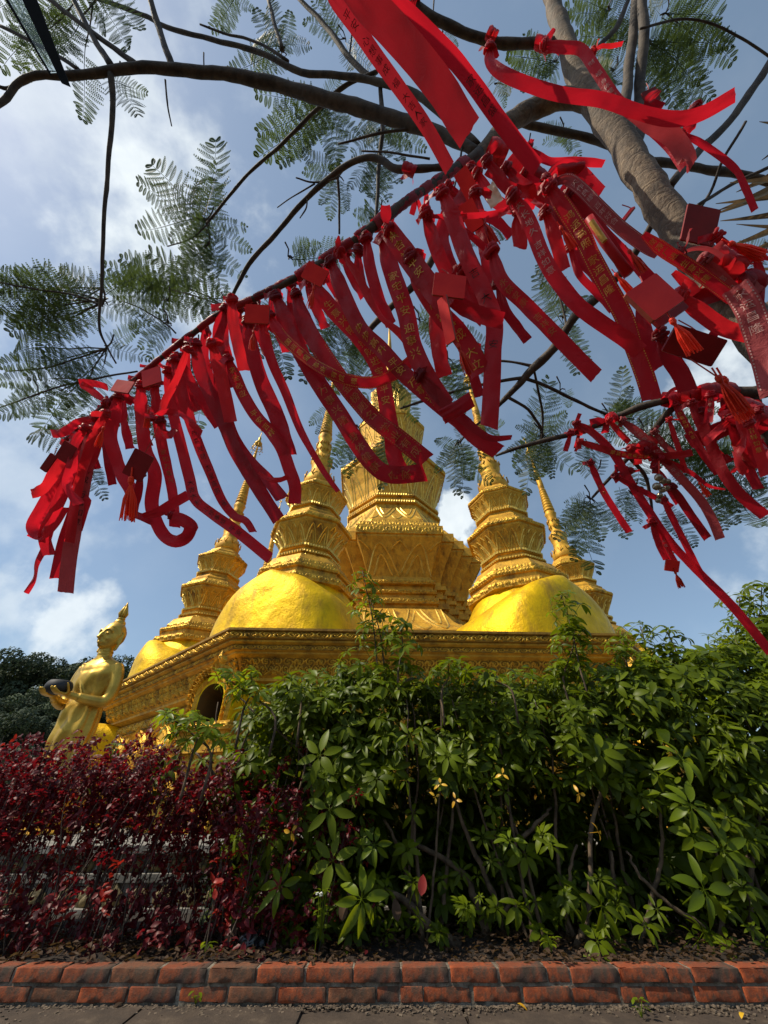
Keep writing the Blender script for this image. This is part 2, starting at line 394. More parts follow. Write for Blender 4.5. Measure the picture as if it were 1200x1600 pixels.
def petals_on(mb, prof, k, n, w, h, flip=False, nf=8, ph=None, ptf=None):
    """lotus petals drawn with raised ribs, n per face and the half ones between them"""
    ph_ = R(22.5) if ph is None else ph
    an = ph_ + 2 * math.pi * (k + .5) / nf; nr = Vector((math.cos(an), math.sin(an), 0))
    pf = ptf or (lambda u, v: face_pt(prof, k, u, v, nf, ph))
    for q in range(n):
        c = (q + .5) / n
        for sc, top in ((1, .92), (.6, .66)):
            pts = []
            for s in range(-6, 7):
                a = s / 6; uu = c + a * .5 / n * sc * (1 - .15 * (1 - abs(a)))
                vv = top * (1 - abs(a) ** 1.7)
                if flip: vv = 1 - vv
                pts.append(pf(min(1, max(0, uu)), vv))
            ridge(mb, pts, nr, w, h)
    for q in range(n + 1):
        c = q / n; pts = []
        for s in range(-4, 5):
            a = s / 4; uu = c + a * .22 / n; vv = .98 - .22 * abs(a) ** 1.5
            if flip: vv = 1 - vv
            if 0 <= uu <= 1: pts.append(pf(uu, vv))
        if len(pts) > 2: ridge(mb, pts, nr, w, h)
def beads(mb, r, z, nf, per, size, ph=None):
    for k in range(nf):
        for q in range(per):
            p = face_pt([(r, z), (r, z + .01)], k, (q + .5) / per, 0, nf, ph)
            mb.box(p, (size,) * 3, rz=(R(22.5) if ph is None else ph) + 2 * math.pi * (k + .5) / nf + R(45))

# platform: wall, cornice, frieze
def edge(k, r, z): return corner(k, r, z), corner(k + 1, r, z)
def normal(k): a = ROT + R(45) * (k + 1); return Vector((math.cos(a), math.sin(a), 0))
FACES = (-3, -2, -1, 0, 1)                  # the faces turned towards the viewer's half
mb = MB()
loft(mb, oct_rows([(11.15, .3), (11.15, .75), (11.0, .85), (10.95, 3.0), (11.2, 3.08), (11.2, 3.14), (11.28, 3.2), (11.45, 3.5), (11.62, 3.56), (11.62, 3.60), (11.7, 3.62), (11.7, 3.72), (11.84, 3.76), (11.84, 3.80)], ROT))
mb.build('platform_wall', 'gold_paint', pagoda)
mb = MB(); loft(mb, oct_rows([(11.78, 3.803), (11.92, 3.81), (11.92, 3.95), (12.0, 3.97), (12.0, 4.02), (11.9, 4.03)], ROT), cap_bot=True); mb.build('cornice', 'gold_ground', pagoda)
cb = math.cos(R(22.5))
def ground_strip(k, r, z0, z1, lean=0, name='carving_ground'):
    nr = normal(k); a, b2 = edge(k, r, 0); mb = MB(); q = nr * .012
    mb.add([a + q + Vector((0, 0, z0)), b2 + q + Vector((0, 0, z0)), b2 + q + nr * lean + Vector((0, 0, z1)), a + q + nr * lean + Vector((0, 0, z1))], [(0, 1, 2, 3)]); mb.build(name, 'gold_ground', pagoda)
for k in (-3, -2, -1, 0):
    nr = normal(k)
    a, b2 = edge(k, 11.93, 0); mb = MB(); relief(mb, a, b2, 3.815, 3.95, nr, .06, 28, scroll, 1000, 12); mb.build('cornice_carving', 'gold_carved', pagoda, smooth=True)
    a, b2 = edge(k, 11.71, 0); mb = MB(); relief(mb, a, b2, 3.622, 3.72, nr, .05, 34, scroll, 900, 8); mb.build('cornice_carving', 'gold_carved', pagoda, smooth=True)
    a, b2 = edge(k, 11.26, 0); mb = MB(); relief(mb, a, b2, 3.18, 3.52, nr, .11, 17, flame, 620, 20, lean=.19); mb.build('frieze_carving', 'gold_carved', pagoda, smooth=True)
    a, b2 = edge(k, 10.99, 0); mb = MB(); relief(mb, a, b2, 2.72, 2.97, nr, .09, 20, scroll, 500, 14); mb.build('wall_carving', 'gold_carved', pagoda, smooth=True)
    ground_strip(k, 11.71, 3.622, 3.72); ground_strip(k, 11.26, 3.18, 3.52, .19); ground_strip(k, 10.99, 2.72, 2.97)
    mb = MB()
    for q in range(150):
        p = a.lerp(b2, (q + .5) / 150); p.z = 3.08; mb.box(p + nr * .11, (.018, .018, .022), rz=math.atan2(nr.y, nr.x) + R(45))
        p = a.lerp(b2, (q + .5) / 150); p.z = 3.775; mb.box(p + nr * .70, (.02, .02, .014), rz=math.atan2(nr.y, nr.x) + R(45))
    mb.build('bead_moulding', 'ridge_gold', pagoda, kind='stuff')
    # round-headed panels on the wall with carved surrounds
    mb = MB(); tang = (b2 - a).normalized(); L = (b2 - a).length; n = 5
    for q in range(n):
        c = a + tang * (L * (q + .5) / n); c.z = 0
        for hw, zt, ww in ((.74, 2.62, .05), (.62, 2.48, .03), (.40, 2.2, .03)):
            pts = [c + tang * (-hw) + Vector((0, 0, 1.2)), c + tang * (-hw) + Vector((0, 0, zt - hw * .55))]
            for s in range(9):
                an = math.pi - math.pi * s / 8
                pts.append(c + tang * (hw * math.cos(an)) + Vector((0, 0, zt - hw * .55 + hw * .62 * math.sin(an) + (.10 if s == 4 else 0))))
            pts += [c + tang * hw + Vector((0, 0, zt - hw * .55)), c + tang * hw + Vector((0, 0, 1.2))]
            ridge(mb, [p + nr * .0 for p in pts], nr, ww, .06)
        relief(mb, c - tang * .56, c + tang * .56, 1.35, 2.3, nr, .06, 4, scroll, 44, 30)
    relief(mb, a, b2, .98, 1.2, nr, .09, 26, scroll, 400, 8)
    relief(mb, a, b2, 2.62, 2.71, nr, .05, 60, scroll, 500, 5)
    mb.build('wall_panels', 'gold_carved', pagoda, kind='stuff')

# plinth in steps, with a row of carved petals on each riser
PL = (17.05, 16.55)
mb = MB()
for r, z0, z1 in ((15.68, -.3, .05), (15.55, .05, .22), (15.58, .22, .28), (15.40, .28, .43), (15.52, .43, .49)):
    loft(mb, oct_rows([(r, z0), (r, z1)], ROT))
mb.build('plinth', 'plinth_stone', pagoda)
pm = MB()
def petal_shape(pm, w, h, d):
    rows = []
    for i in range(9):
        v = i / 8; hw = w * (.55 + .45 * math.sin(math.pi * min(1, v * 1.1 + .12))) * (1 - max(0, v - .45) ** 1.5 * 2.1); row = []
        for j in range(7):
            u = j / 3 - 1
            row.append((u * hw, -(d * (1 - u * u) * (.35 + .65 * math.sin(math.pi * min(1, v * .9 + .1))) + (.012 if abs(abs(u) - .67) < .1 else 0)), v * h))
        rows.append(row)
    pm.grid(rows)
petal_shape(pm, .112, .15, .03); petal_shape(pm, .06, .09, .055)
me_a = pm.mesh('petal', 'plinth_ochre', True)
pm = MB(); petal_shape(pm, .112, .17, .03); petal_shape(pm, .06, .1, .055); me_b = pm.mesh('petal', 'plinth_ochre', True)
for k in (-3, -2, -1):
    for me, r, z in ((me_a, 15.41, .283), (me_b, 15.56, .052)):
        a, b2 = edge(k, r, z); n = 48; nr = normal(k)
        for q in range(n):
            p = a.lerp(b2, (q + .5) / n)
            if k == -3 and (p + C0).y > 11: continue
            if k == -1 and (p + C0).x > 6.4: continue
            if k == -2 and (p + C0).x > 3.5 : continue
            put('petal', me, pagoda, p, rot=(0, 0, math.atan2(nr.y, nr.x) + R(90)))
# pale carved scrolls standing on the plinth against the wall foot
mb = MB()
for k in (-3, -2):
    a, b2 = edge(k, 11.3, 0); nr = normal(k); relief(mb, a, b2, .49, .98, nr, .22, 18, flame, 400, 14)
mb.build('wall_foot_carving', 'gold_carved', pagoda)

# ---- small spires, one of eight on the corners
PA = R(22.5)
small = {}
def finial_profile(k=1.0, z=0):
    # bell, ball, vase, rings, shaft; in units of the small spire
    P = [(.50, 10.75), (.56, 10.85), (.58, 11.05), (.52, 11.25), (.42, 11.42), (.36, 11.62), (.38, 11.70), (.34, 11.75), (.40, 11.9), (.42, 12.1), (.39, 12.3), (.28, 12.45), (.24, 12.52),
         (.22, 12.58), (.27, 12.75), (.29, 13.0), (.25, 13.3), (.27, 13.5), (.31, 13.62), (.24, 13.72), (.24, 13.8)]
    return [(r * k, zz) for r, zz in P]
def zmap(z): return z - .30 * max(0, min(1, (z - 6.6) / .8))
def build_small():
    body = [(1.45, 3.95), (1.45, 5.72), (1.72, 5.8), (1.72, 6.02), (1.55, 6.06), (1.55, 6.22), (1.62, 6.24), (1.62, 6.38), (1.45, 6.42), (1.40, 6.62), (1.28, 6.95), (1.05, 7.15), (1.05, 7.22), (1.12, 7.24), (1.12, 7.36),
            (.98, 7.4), (.98, 7.52), (1.04, 7.54), (1.04, 7.66), (.92, 7.70), (.98, 7.86), (1.14, 8.12), (1.31, 8.36), (1.34, 8.40), (1.34, 8.47), (1.42, 8.49), (1.42, 8.62), (1.28, 8.66),
            (1.12, 8.9), (1.12, 8.98), (.98, 9.1), (.90, 9.2), (.90, 9.27), (.97, 9.29), (.97, 9.4), (.84, 9.44), (.86, 9.58), (.98, 9.82), (1.10, 10.0), (1.12, 10.02), (1.12, 10.08), (1.17, 10.1), (1.17, 10.2), (1.08, 10.24),
            (.86, 10.42), (.84, 10.5), (.72, 10.6), (.70, 10.68), (.56, 10.74)]
    mb = MB(); loft(mb, oct_rows(body)); small['body'] = mb.mesh('small_spire', 'gold_paint')
    mb = MB(); mb.lathe([(1.9, 3.9), (1.94, 4.3), (1.92, 4.8), (1.8, 5.3), (1.55, 5.75), (1.4, 6.0)], n=36); small['bulb'] = mb.mesh('bulb', 'gold_leaf', True)
    def strip(prof_r, z0, z1, motifs, nx, ny, depth, mbx, fn=scroll, r1=None):
        for k in range(8):
            a = face_pt([(prof_r, z0), (prof_r, z1)], k, 0, 0); b2 = face_pt([(prof_r, z0), (prof_r, z1)], k, 1, 0); an = PA + R(45) * (k + .5)
            nr = Vector((math.cos(an), math.sin(an), 0))
            relief(mbx, a, b2, z0, z1, nr, depth, motifs, fn, nx, ny, lean=((r1 or prof_r) - prof_r) * cb)
    mb = MB()
    strip(1.725, 5.82, 6.0, 7, 42, 5, .05, mb); strip(1.625, 6.25, 6.37, 8, 42, 4, .045, mb); strip(1.45, 6.44, 6.62, 6, 36, 5, .04, mb, r1=1.40)
    strip(1.425, 8.5, 8.61, 7, 36, 4, .035, mb); strip(1.28, 8.67, 8.88, 5, 34, 6, .03, mb, r1=1.13)
    strip(1.175, 10.11, 10.19, 7, 30, 3, .03, mb); strip(1.08, 10.25, 10.4, 5, 30, 5, .03, mb, r1=.90); strip(.845, 10.43, 10.5, 6, 24, 3, .03, mb)
    small['bands'] = mb.mesh('carved_band', 'gold_carved', True)
    mb = MB()
    for k in range(8):
        petals_on(mb, [(.93, 7.72), (.985, 7.86), (1.145, 8.12), (1.315, 8.36)], k, 2, .026, .022)
        petals_on(mb, [(.85, 9.46), (.86, 9.58), (.98, 9.82), (1.10, 10.0)], k, 2, .022, .018)
        petals_on(mb, [(1.28, 6.95), (1.24, 7.0), (1.15, 7.07), (1.05, 7.15)], k, 2, .024, .014, True)
    for r, z in ((1.10, 7.30), (1.05, 7.60), (.96, 9.345)): beads(mb, r, z, 8, 9, .038)
    small['petals'] = mb.mesh('lotus_ribs', 'ridge_gold')
    mb = MB(); mb.lathe(finial_profile(), n=24)
    for q in range(10):                                            # leaf collar on the bell and the vase
        a = 2 * math.pi * q / 10
        for r, z, s in ((.56, 11.2, .10), (.41, 12.18, .07), (.28, 13.1, .07), (.27, 12.75, .06)):
            d = Vector((math.cos(a), math.sin(a), 0)); sd = Vector((-d.y, d.x, 0)); p = d * r + Vector((0, 0, z))
            ridge(mb, [p - sd * s + Vector((0, 0, s)), p + Vector((0, 0, -s * 1.3)) + d * .01, p + sd * s + Vector((0, 0, s))], d, .025, .05)
    small['bell'] = mb.mesh('bell_finial', 'gold_paint', True)
    mb = MB(); P = []; z = 13.78; r = .285
    for q in range(9):
        h = .2 - q * .006
        P += [(r * .74, z), (r, z + h * .3), (r, z + h * .6), (r * .74, z + h * .95)]; z += h; r *= .95
    P += [(.13, z + .02), (.165, z + .1), (.17, z + .4), (.13, z + 1.2), (.09, z + 1.9), (.065, z + 2.4), (.05, 18.1)]
    mb.lathe(P, n=16); small['rings'] = mb.mesh('ringed_shaft', 'gold_paint', True)
    mb = MB()                                                      # umbrella crown of hoops with little bells
    for r, z in ((.30, 18.05), (.27, 18.2), (.20, 18.4), (.12, 18.6)):
        mb.tube([(r * math.cos(a * .3927), r * math.sin(a * .3927), z) for a in range(17)], .022, 5, False)
    for q in range(8):
        a = q * R(45); mb.tube([(.31 * math.cos(a), .31 * math.sin(a), 17.95), (.30 * math.cos(a), .30 * math.sin(a), 18.1), (.2 * math.cos(a), .2 * math.sin(a), 18.42), (.05 * math.cos(a), .05 * math.sin(a), 18.75)], .016, 4)
        mb.lathe([(.008, 0), (.035, .01), (.03, .06), (.008, .09)], (.34 * math.cos(a), .34 * math.sin(a), 17.82), 6)
    mb.lathe([(.22, 18.38), (.23, 18.45), (.12, 18.62), (.07, 18.8), (.09, 18.9), (.05, 19.0), (.02, 19.1), (.015, 19.75), (.004, 19.8)], n=12)
    for q in range(4): a = q * R(90); mb.box((.07 * math.cos(a), .07 * math.sin(a), 19.6), (.06, .01, .03), rz=a)
    small['crown'] = mb.mesh('umbrella_crown', 'gold_statue', True)
build_small()
for me in small.values():
    for v in me.vertices: v.co.z = zmap(v.co.z)
ANG = [ROT + R(22.5) + R(45) * k for k in range(8)]
for k, a in enumerate(ANG):
    o = put('small_spire', small['body'], pagoda, (9.15 * math.cos(a), 9.15 * math.sin(a), 0), rot=(0, 0, a - R(22.5) + R(22.5)))
    put('bulb', small['bulb'], o); put('carved_band', small['bands'], o, kind='stuff'); put('lotus_ribs', small['petals'], o, kind='stuff')
    put('bell_finial', small['bell'], o); put('ringed_shaft', small['rings'], o); put('umbrella_crown', small['crown'], o)

# ---- the swelling gold-leaf vault in front of each small spire
mb = MB(); rows = []
NS = 30
for i in range(NS + 1):
    s = i / NS                                     # 0 at the inner end, 1 at the outer tip
    x = 7.3 + 3.84 * (1 - (1 - s) ** 1.5)
    hw = (2.62 - .42 * s) * (max(0, 1 - s ** 4.5)) ** .5
    ht = (1.62 + .62 * s ** 1.3) * (max(0, 1 - s ** 14)) ** .5
    row = []
    for j in range(25):
        u = j / 12 - 1
        ang = math.pi / 2 * u
        y = hw * math.sin(ang) * (1 + .05 * math.cos(ang * 2)); z = ht * (abs(math.cos(ang)) ** .85) * (1 - .05 * abs(u)) + .07 * s * max(0, 1 - abs(u) * 7)
        n_ = noise.noise(Vector((x * 1.3, y * 1.3, z * 1.3))) * .05 + noise.noise(Vector((x * 3, y * 3, z * 3))) * .008
        row.append((x + n_, y + n_, PZ + z + n_))
    rows.append(row)
mb.grid(rows); vault_me = mb.mesh('gold_vault', 'gold_leaf', True)
for a in ANG: put('gold_vault', vault_me, pagoda, rot=(0, 0, a))

# ---- niche under each corner
def arch_pts(hw, z0, zs, zt, n=12):
    P = [(-hw, z0), (-hw, zs)]
    for i in range(1, n):
        t = i / n * math.pi; P.append((-hw * math.cos(t), zs + (zt - zs) * math.sin(t) ** .8))
    return P + [(hw, zs), (hw, z0)]
def build_niche():
    out = {}
    mb = MB()                                       # outer barrel; x outwards
    o_ = arch_pts(.55, 2.12, 2.66, 3.14); i_ = arch_pts(.31, 2.12, 2.5, 2.84)
    X0, X1 = 10.4, 12.0
    mb.grid([[(X0, p[0], p[1]) for p in o_], [(X1 - .3, p[0] * 1.02, p[1]) for p in o_], [(X1, p[0], p[1]) for p in o_]])
    mb.grid([[(X1, p[0], p[1]) for p in o_], [(X1, p[0], p[1]) for p in i_]])
    out['vault'] = mb.mesh('niche_vault', 'gold_leaf', False); smooth_angle(out['vault'], 40)
    mb = MB(); mb.grid([[(X1, p[0], p[1]) for p in i_], [(11.2, p[0], p[1]) for p in i_]]); q = len(mb.v)
    mb.add([(11.2, p[0], p[1]) for p in i_], [tuple(range(len(i_)))]); mb.add([(X1, -.36, 2.12), (X1, .36, 2.12), (11.2, .36, 2.12), (11.2, -.36, 2.12)], [(0, 1, 2, 3)])
    out['recess'] = mb.mesh('niche_recess', 'niche_dark')
    mb = MB()                                       # flaming surround with a pointed tip
    N = Vector((1, 0, 0))
    for w, h, grow in ((.05, .07, .05), (.045, .09, .16)):
        ap = arch_pts(.33 + grow, 2.14, 2.5, 2.87 + grow * 1.4); ap[len(ap) // 2] = (0, 2.97 + grow * 2.2)
        ridge(mb, [Vector((X1, p[0], p[1])) for p in ap], N, w, h)
    ap = arch_pts(.50, 2.14, 2.55, 3.06, 20)
    for i in range(1, len(ap) - 1):
        p = Vector((X1, ap[i][0], ap[i][1])); d = Vector((0, ap[i][0], (ap[i][1] - 2.3) * .9)).normalized()
        L = .13 + .18 * (1 if abs(ap[i][0]) < .08 else 0); sd = N.cross(d)
        ridge(mb, [p - d * .05, p + d * L * .5 + sd * .05, p + d * L * .8 - sd * .02, p + d * L], N, .055, .09)
    for y in (-.44, .44):
        for i in range(5): z = 2.2 + i * .1; ridge(mb, [Vector((X1, y - .07, z)), Vector((X1, y, z + .09)), Vector((X1, y + .07, z))], N, .03, .08)
    mb.tube([(X1, 0, 3.25), (X1 + .02, 0, 3.38), (X1 + .02, 0, 3.5)], [.07, .05, .005], 8)
    out['surround'] = mb.mesh('niche_surround', 'gold_carved')
    mb = MB()
    for z0, z1, g in ((1.98, 2.12, .12), (1.74, 1.98, .0), (1.62, 1.74, .10), (1.40, 1.62, -.04), (.98, 1.40, -.12), (.86, .98, .05), (.49, .86, .14)):
        mb.box(((10.4 + X1 + g) / 2, 0, (z0 + z1) / 2), ((X1 + g - 10.4) / 2, .58 + g, (z1 - z0) / 2 - .001))
    out['base'] = mb.mesh('niche_base', 'gold_paint')
    mb = MB()
    for z0, z1, g, m_ in ((1.765, 1.955, .0, 8), (2.0, 2.1, .12, 12), (1.42, 1.60, -.04, 7)):
        x = X1 + g; y = .58 + g
        relief(mb, (x, -y, 0), (x, y, 0), z0, z1, (1, 0, 0), .05, m_, scroll, 60, 7)
        relief(mb, (x, y, 0), (10.6, y, 0), z0, z1, (0, 1, 0), .05, m_ * 1.5, scroll, 80, 7)
        relief(mb, (10.6, -y, 0), (x, -y, 0), z0, z1, (0, -1, 0), .05, m_ * 1.5, scroll, 80, 7)
    out['bc'] = mb.mesh('niche_carving', 'gold_carved', True)
    return out
NI = build_niche()
for a in ANG[4:] + ANG[:2]:
    o = put('corner_niche', NI['vault'], pagoda, rot=(0, 0, a))
    put('niche_recess', NI['recess'], o); put('niche_surround', NI['surround'], o); put('niche_base', NI['base'], o); put('niche_carving', NI['bc'], o)

# ---- central tower
def redent(a, D, n=4):
    """outline of a square with stepped corners: faces at distance D, half width a"""
    q = []; st = (D - a) / n
    for i in range(n + 1):
        q.append((D - i * st, a + i * st))
        if i < n: q.append((D - (i + 1) * st, a + i * st))
    P = []
    for r in range(4):
        c, s = math.cos(r * math.pi / 2), math.sin(r * math.pi / 2)
        P += [(x * c - y * s, x * s + y * c) for x, y in q]
    return P
def red_rows(prof): return [[(x, y, z) for x, y in redent(a, D)] for a, D, z in prof]
tower = MB()
loft(tower, red_rows([(2.7, 5.9, 3.95), (2.7, 5.9, 6.0), (2.5, 5.5, 6.15), (2.1, 4.7, 6.8), (1.75, 4.0, 7.6), (1.62, 3.85, 7.75), (1.62, 3.85, 7.85), (1.72, 4.0, 7.87), (1.72, 4.0, 8.12), (1.58, 3.8, 8.15), (1.58, 3.8, 8.35), (1.68, 3.92, 8.38), (1.68, 3.92, 8.55), (1.55, 3.75, 8.6), (1.55, 3.75, 8.8),
                      (1.66, 3.95, 8.83), (1.66, 3.95, 9.02), (1.52, 3.72, 9.06), (1.5, 3.7, 9.3), (1.58, 3.85, 9.65), (1.76, 4.15, 10.2), (2.0, 4.5, 10.8), (2.06, 4.6, 10.95), (2.06, 4.6, 11.05), (2.13, 4.68, 11.07), (2.13, 4.68, 11.55), (2.0, 4.5, 11.6), (1.8, 4.3, 12.0), (1.7, 4.1, 12.1)]))
tw = tower.build('central_tower', 'gold_paint', pagoda, rot=(0, 0, ROT))
mb = MB()
N = Vector((1, 0, 0))
def tw_pt(prof, face):
    def f(u, v):
        x = v * (len(prof) - 1); i = min(int(x), len(prof) - 2); t = x - i
        a, D, z = [prof[i][q] * (1 - t) + prof[i + 1][q] * t for q in range(3)]
        c, s = math.cos(face * math.pi / 2), math.sin(face * math.pi / 2); y = a * (2 * u - 1)
        return Vector((D * c - y * s, D * s + y * c, z))
    return f
for face in range(4):
    an = face * math.pi / 2
    for prof, fl, n in (([(1.5, 3.72, 9.3), (1.58, 3.87, 9.65), (1.76, 4.17, 10.2), (2.0, 4.52, 10.8)], False, 2), ([(2.5, 5.52, 6.15), (2.1, 4.72, 6.8), (1.75, 4.02, 7.6)], True, 3)):
        petals_on(mb, None, 0, n, .05, .04, fl, nf=4, ph=an - R(45), ptf=tw_pt(prof, face))
mb.build('lotus_ribs', 'ridge_gold', tw, kind='stuff')
mb = MB()
for face in range(4):
    c, s = math.cos(face * math.pi / 2), math.sin(face * math.pi / 2)
    def rp(x, y): return (x * c - y * s, x * s + y * c, 0)
    for a, D, z0, z1, m_ in ((1.72, 4.005, 7.9, 8.1, 12), (1.68, 3.925, 8.4, 8.54, 14), (1.66, 3.955, 8.85, 9.0, 14), (2.13, 4.685, 11.1, 11.52, 9), (2.0, 4.5, 11.62, 11.98, 9)):
        relief(mb, rp(D, -a), rp(D, a), z0, z1, (c, s, 0), .06, m_, scroll, 110, 7, lean=(-.18 if z0 == 11.62 else 0))
mb.build('carved_band', 'gold_carved', tw, smooth=True, kind='stuff')
oct1 = [(3.95, 12.05), (3.95, 12.3), (3.75, 12.34), (3.6, 12.9), (3.2, 13.6), (2.95, 14.1), (2.9, 14.4), (3.05, 14.44), (3.05, 14.66), (2.85, 14.7), (2.85, 14.95), (2.98, 14.98), (2.98, 15.2), (2.75, 15.25), (2.8, 15.7), (3.05, 16.5), (3.45, 17.4), (3.6, 17.7), (3.62, 17.9), (3.74, 17.93), (3.74, 18.25), (3.6, 18.35),
        (3.0, 19.0), (2.7, 19.3), (2.3, 19.6), (2.2, 19.9), (2.3, 19.93), (2.3, 20.3), (2.05, 20.35), (2.05, 20.8), (2.1, 21.2), (2.3, 22.0), (2.55, 22.9), (2.62, 22.95), (2.62, 23.3), (2.45, 23.4), (1.9, 24.1), (1.55, 24.5), (1.45, 24.6), (1.45, 24.9), (1.52, 25.3), (1.7, 26.5), (1.82, 27.2), (1.82, 27.6), (1.5, 27.8), (1.1, 28.3), (.95, 28.6)]
mb = MB(); loft(mb, oct_rows(oct1)); up = mb.build('upper_tower', 'gold_paint', pagoda, rot=(0, 0, ROT))
mb = MB()
for k in range(8):
    petals_on(mb, [(2.76, 15.28), (2.8, 15.7), (3.05, 16.5), (3.45, 17.4), (3.58, 17.65)], k, 2, .04, .035)
    petals_on(mb, [(3.62, 12.9), (3.22, 13.6), (2.97, 14.1)], k, 2, .04, .025, True)
    petals_on(mb, [(2.06, 20.85), (2.1, 21.2), (2.3, 22.0), (2.55, 22.85)], k, 2, .035, .03)
    petals_on(mb, [(1.46, 24.9), (1.52, 25.3), (1.7, 26.5), (1.82, 27.1)], k, 2, .035, .03)
for r, z in ((3.03, 14.55), (2.96, 15.09), (2.28, 20.1)): beads(mb, r, z, 8, 16, .05)
mb.build('lotus_ribs', 'ridge_gold', up, kind='stuff')
mb = MB()
for k in range(8):
    an = PA + R(45) * (k + .5); nr = Vector((math.cos(an), math.sin(an), 0))
    for r, z0, z1, m_, ln in ((3.745, 17.96, 18.22, 12, 0), (3.74, 12.36, 12.88, 8, -.13), (3.58, 18.37, 18.98, 8, -.53), (2.625, 22.98, 23.28, 9, 0)):
        a = Vector((r * math.cos(an - PA), r * math.sin(an - PA), 0)); b2 = Vector((r * math.cos(an + PA), r * math.sin(an + PA), 0))
        relief(mb, a, b2, z0, z1, nr, .05, m_, scroll, 70, 6, lean=ln)
mb.build('carved_band', 'gold_carved', up, smooth=True, kind='stuff')
mb = MB(); k = 1.75; z0 = 28.5
P = [(r * k, z0 + (z - 10.75) * 1.25) for r, z in finial_profile()]
mb.lathe(P, n=28); cf = mb.build('bell_finial', 'gold_paint', pagoda, smooth=True)
mb = MB(); P = []; z = 32.3; r = .36
for q in range(11):
    h = .34 - q * .01; P += [(r * .74, z), (r, z + h * .3), (r, z + h * .6), (r * .74, z + h * .95)]; z += h; r *= .95
P += [(.17, z), (.2, z + .2), (.15, z + 2), (.08, z + 4), (.05, 41)]
mb.lathe(P, n=18); mb.build('ringed_shaft', 'gold_paint', pagoda, smooth=True)
mb = MB()
for r, z in ((.42, 41.0), (.38, 41.3), (.26, 41.6)): mb.tube([(r * math.cos(a * .3927), r * math.sin(a * .3927), z) for a in range(17)], .03, 5, False)
mb.lathe([(.3, 41.6), (.12, 42.1), (.03, 42.5), (.01, 43.2)], n=12); mb.build('umbrella_crown', 'gold_statue', pagoda, smooth=True)
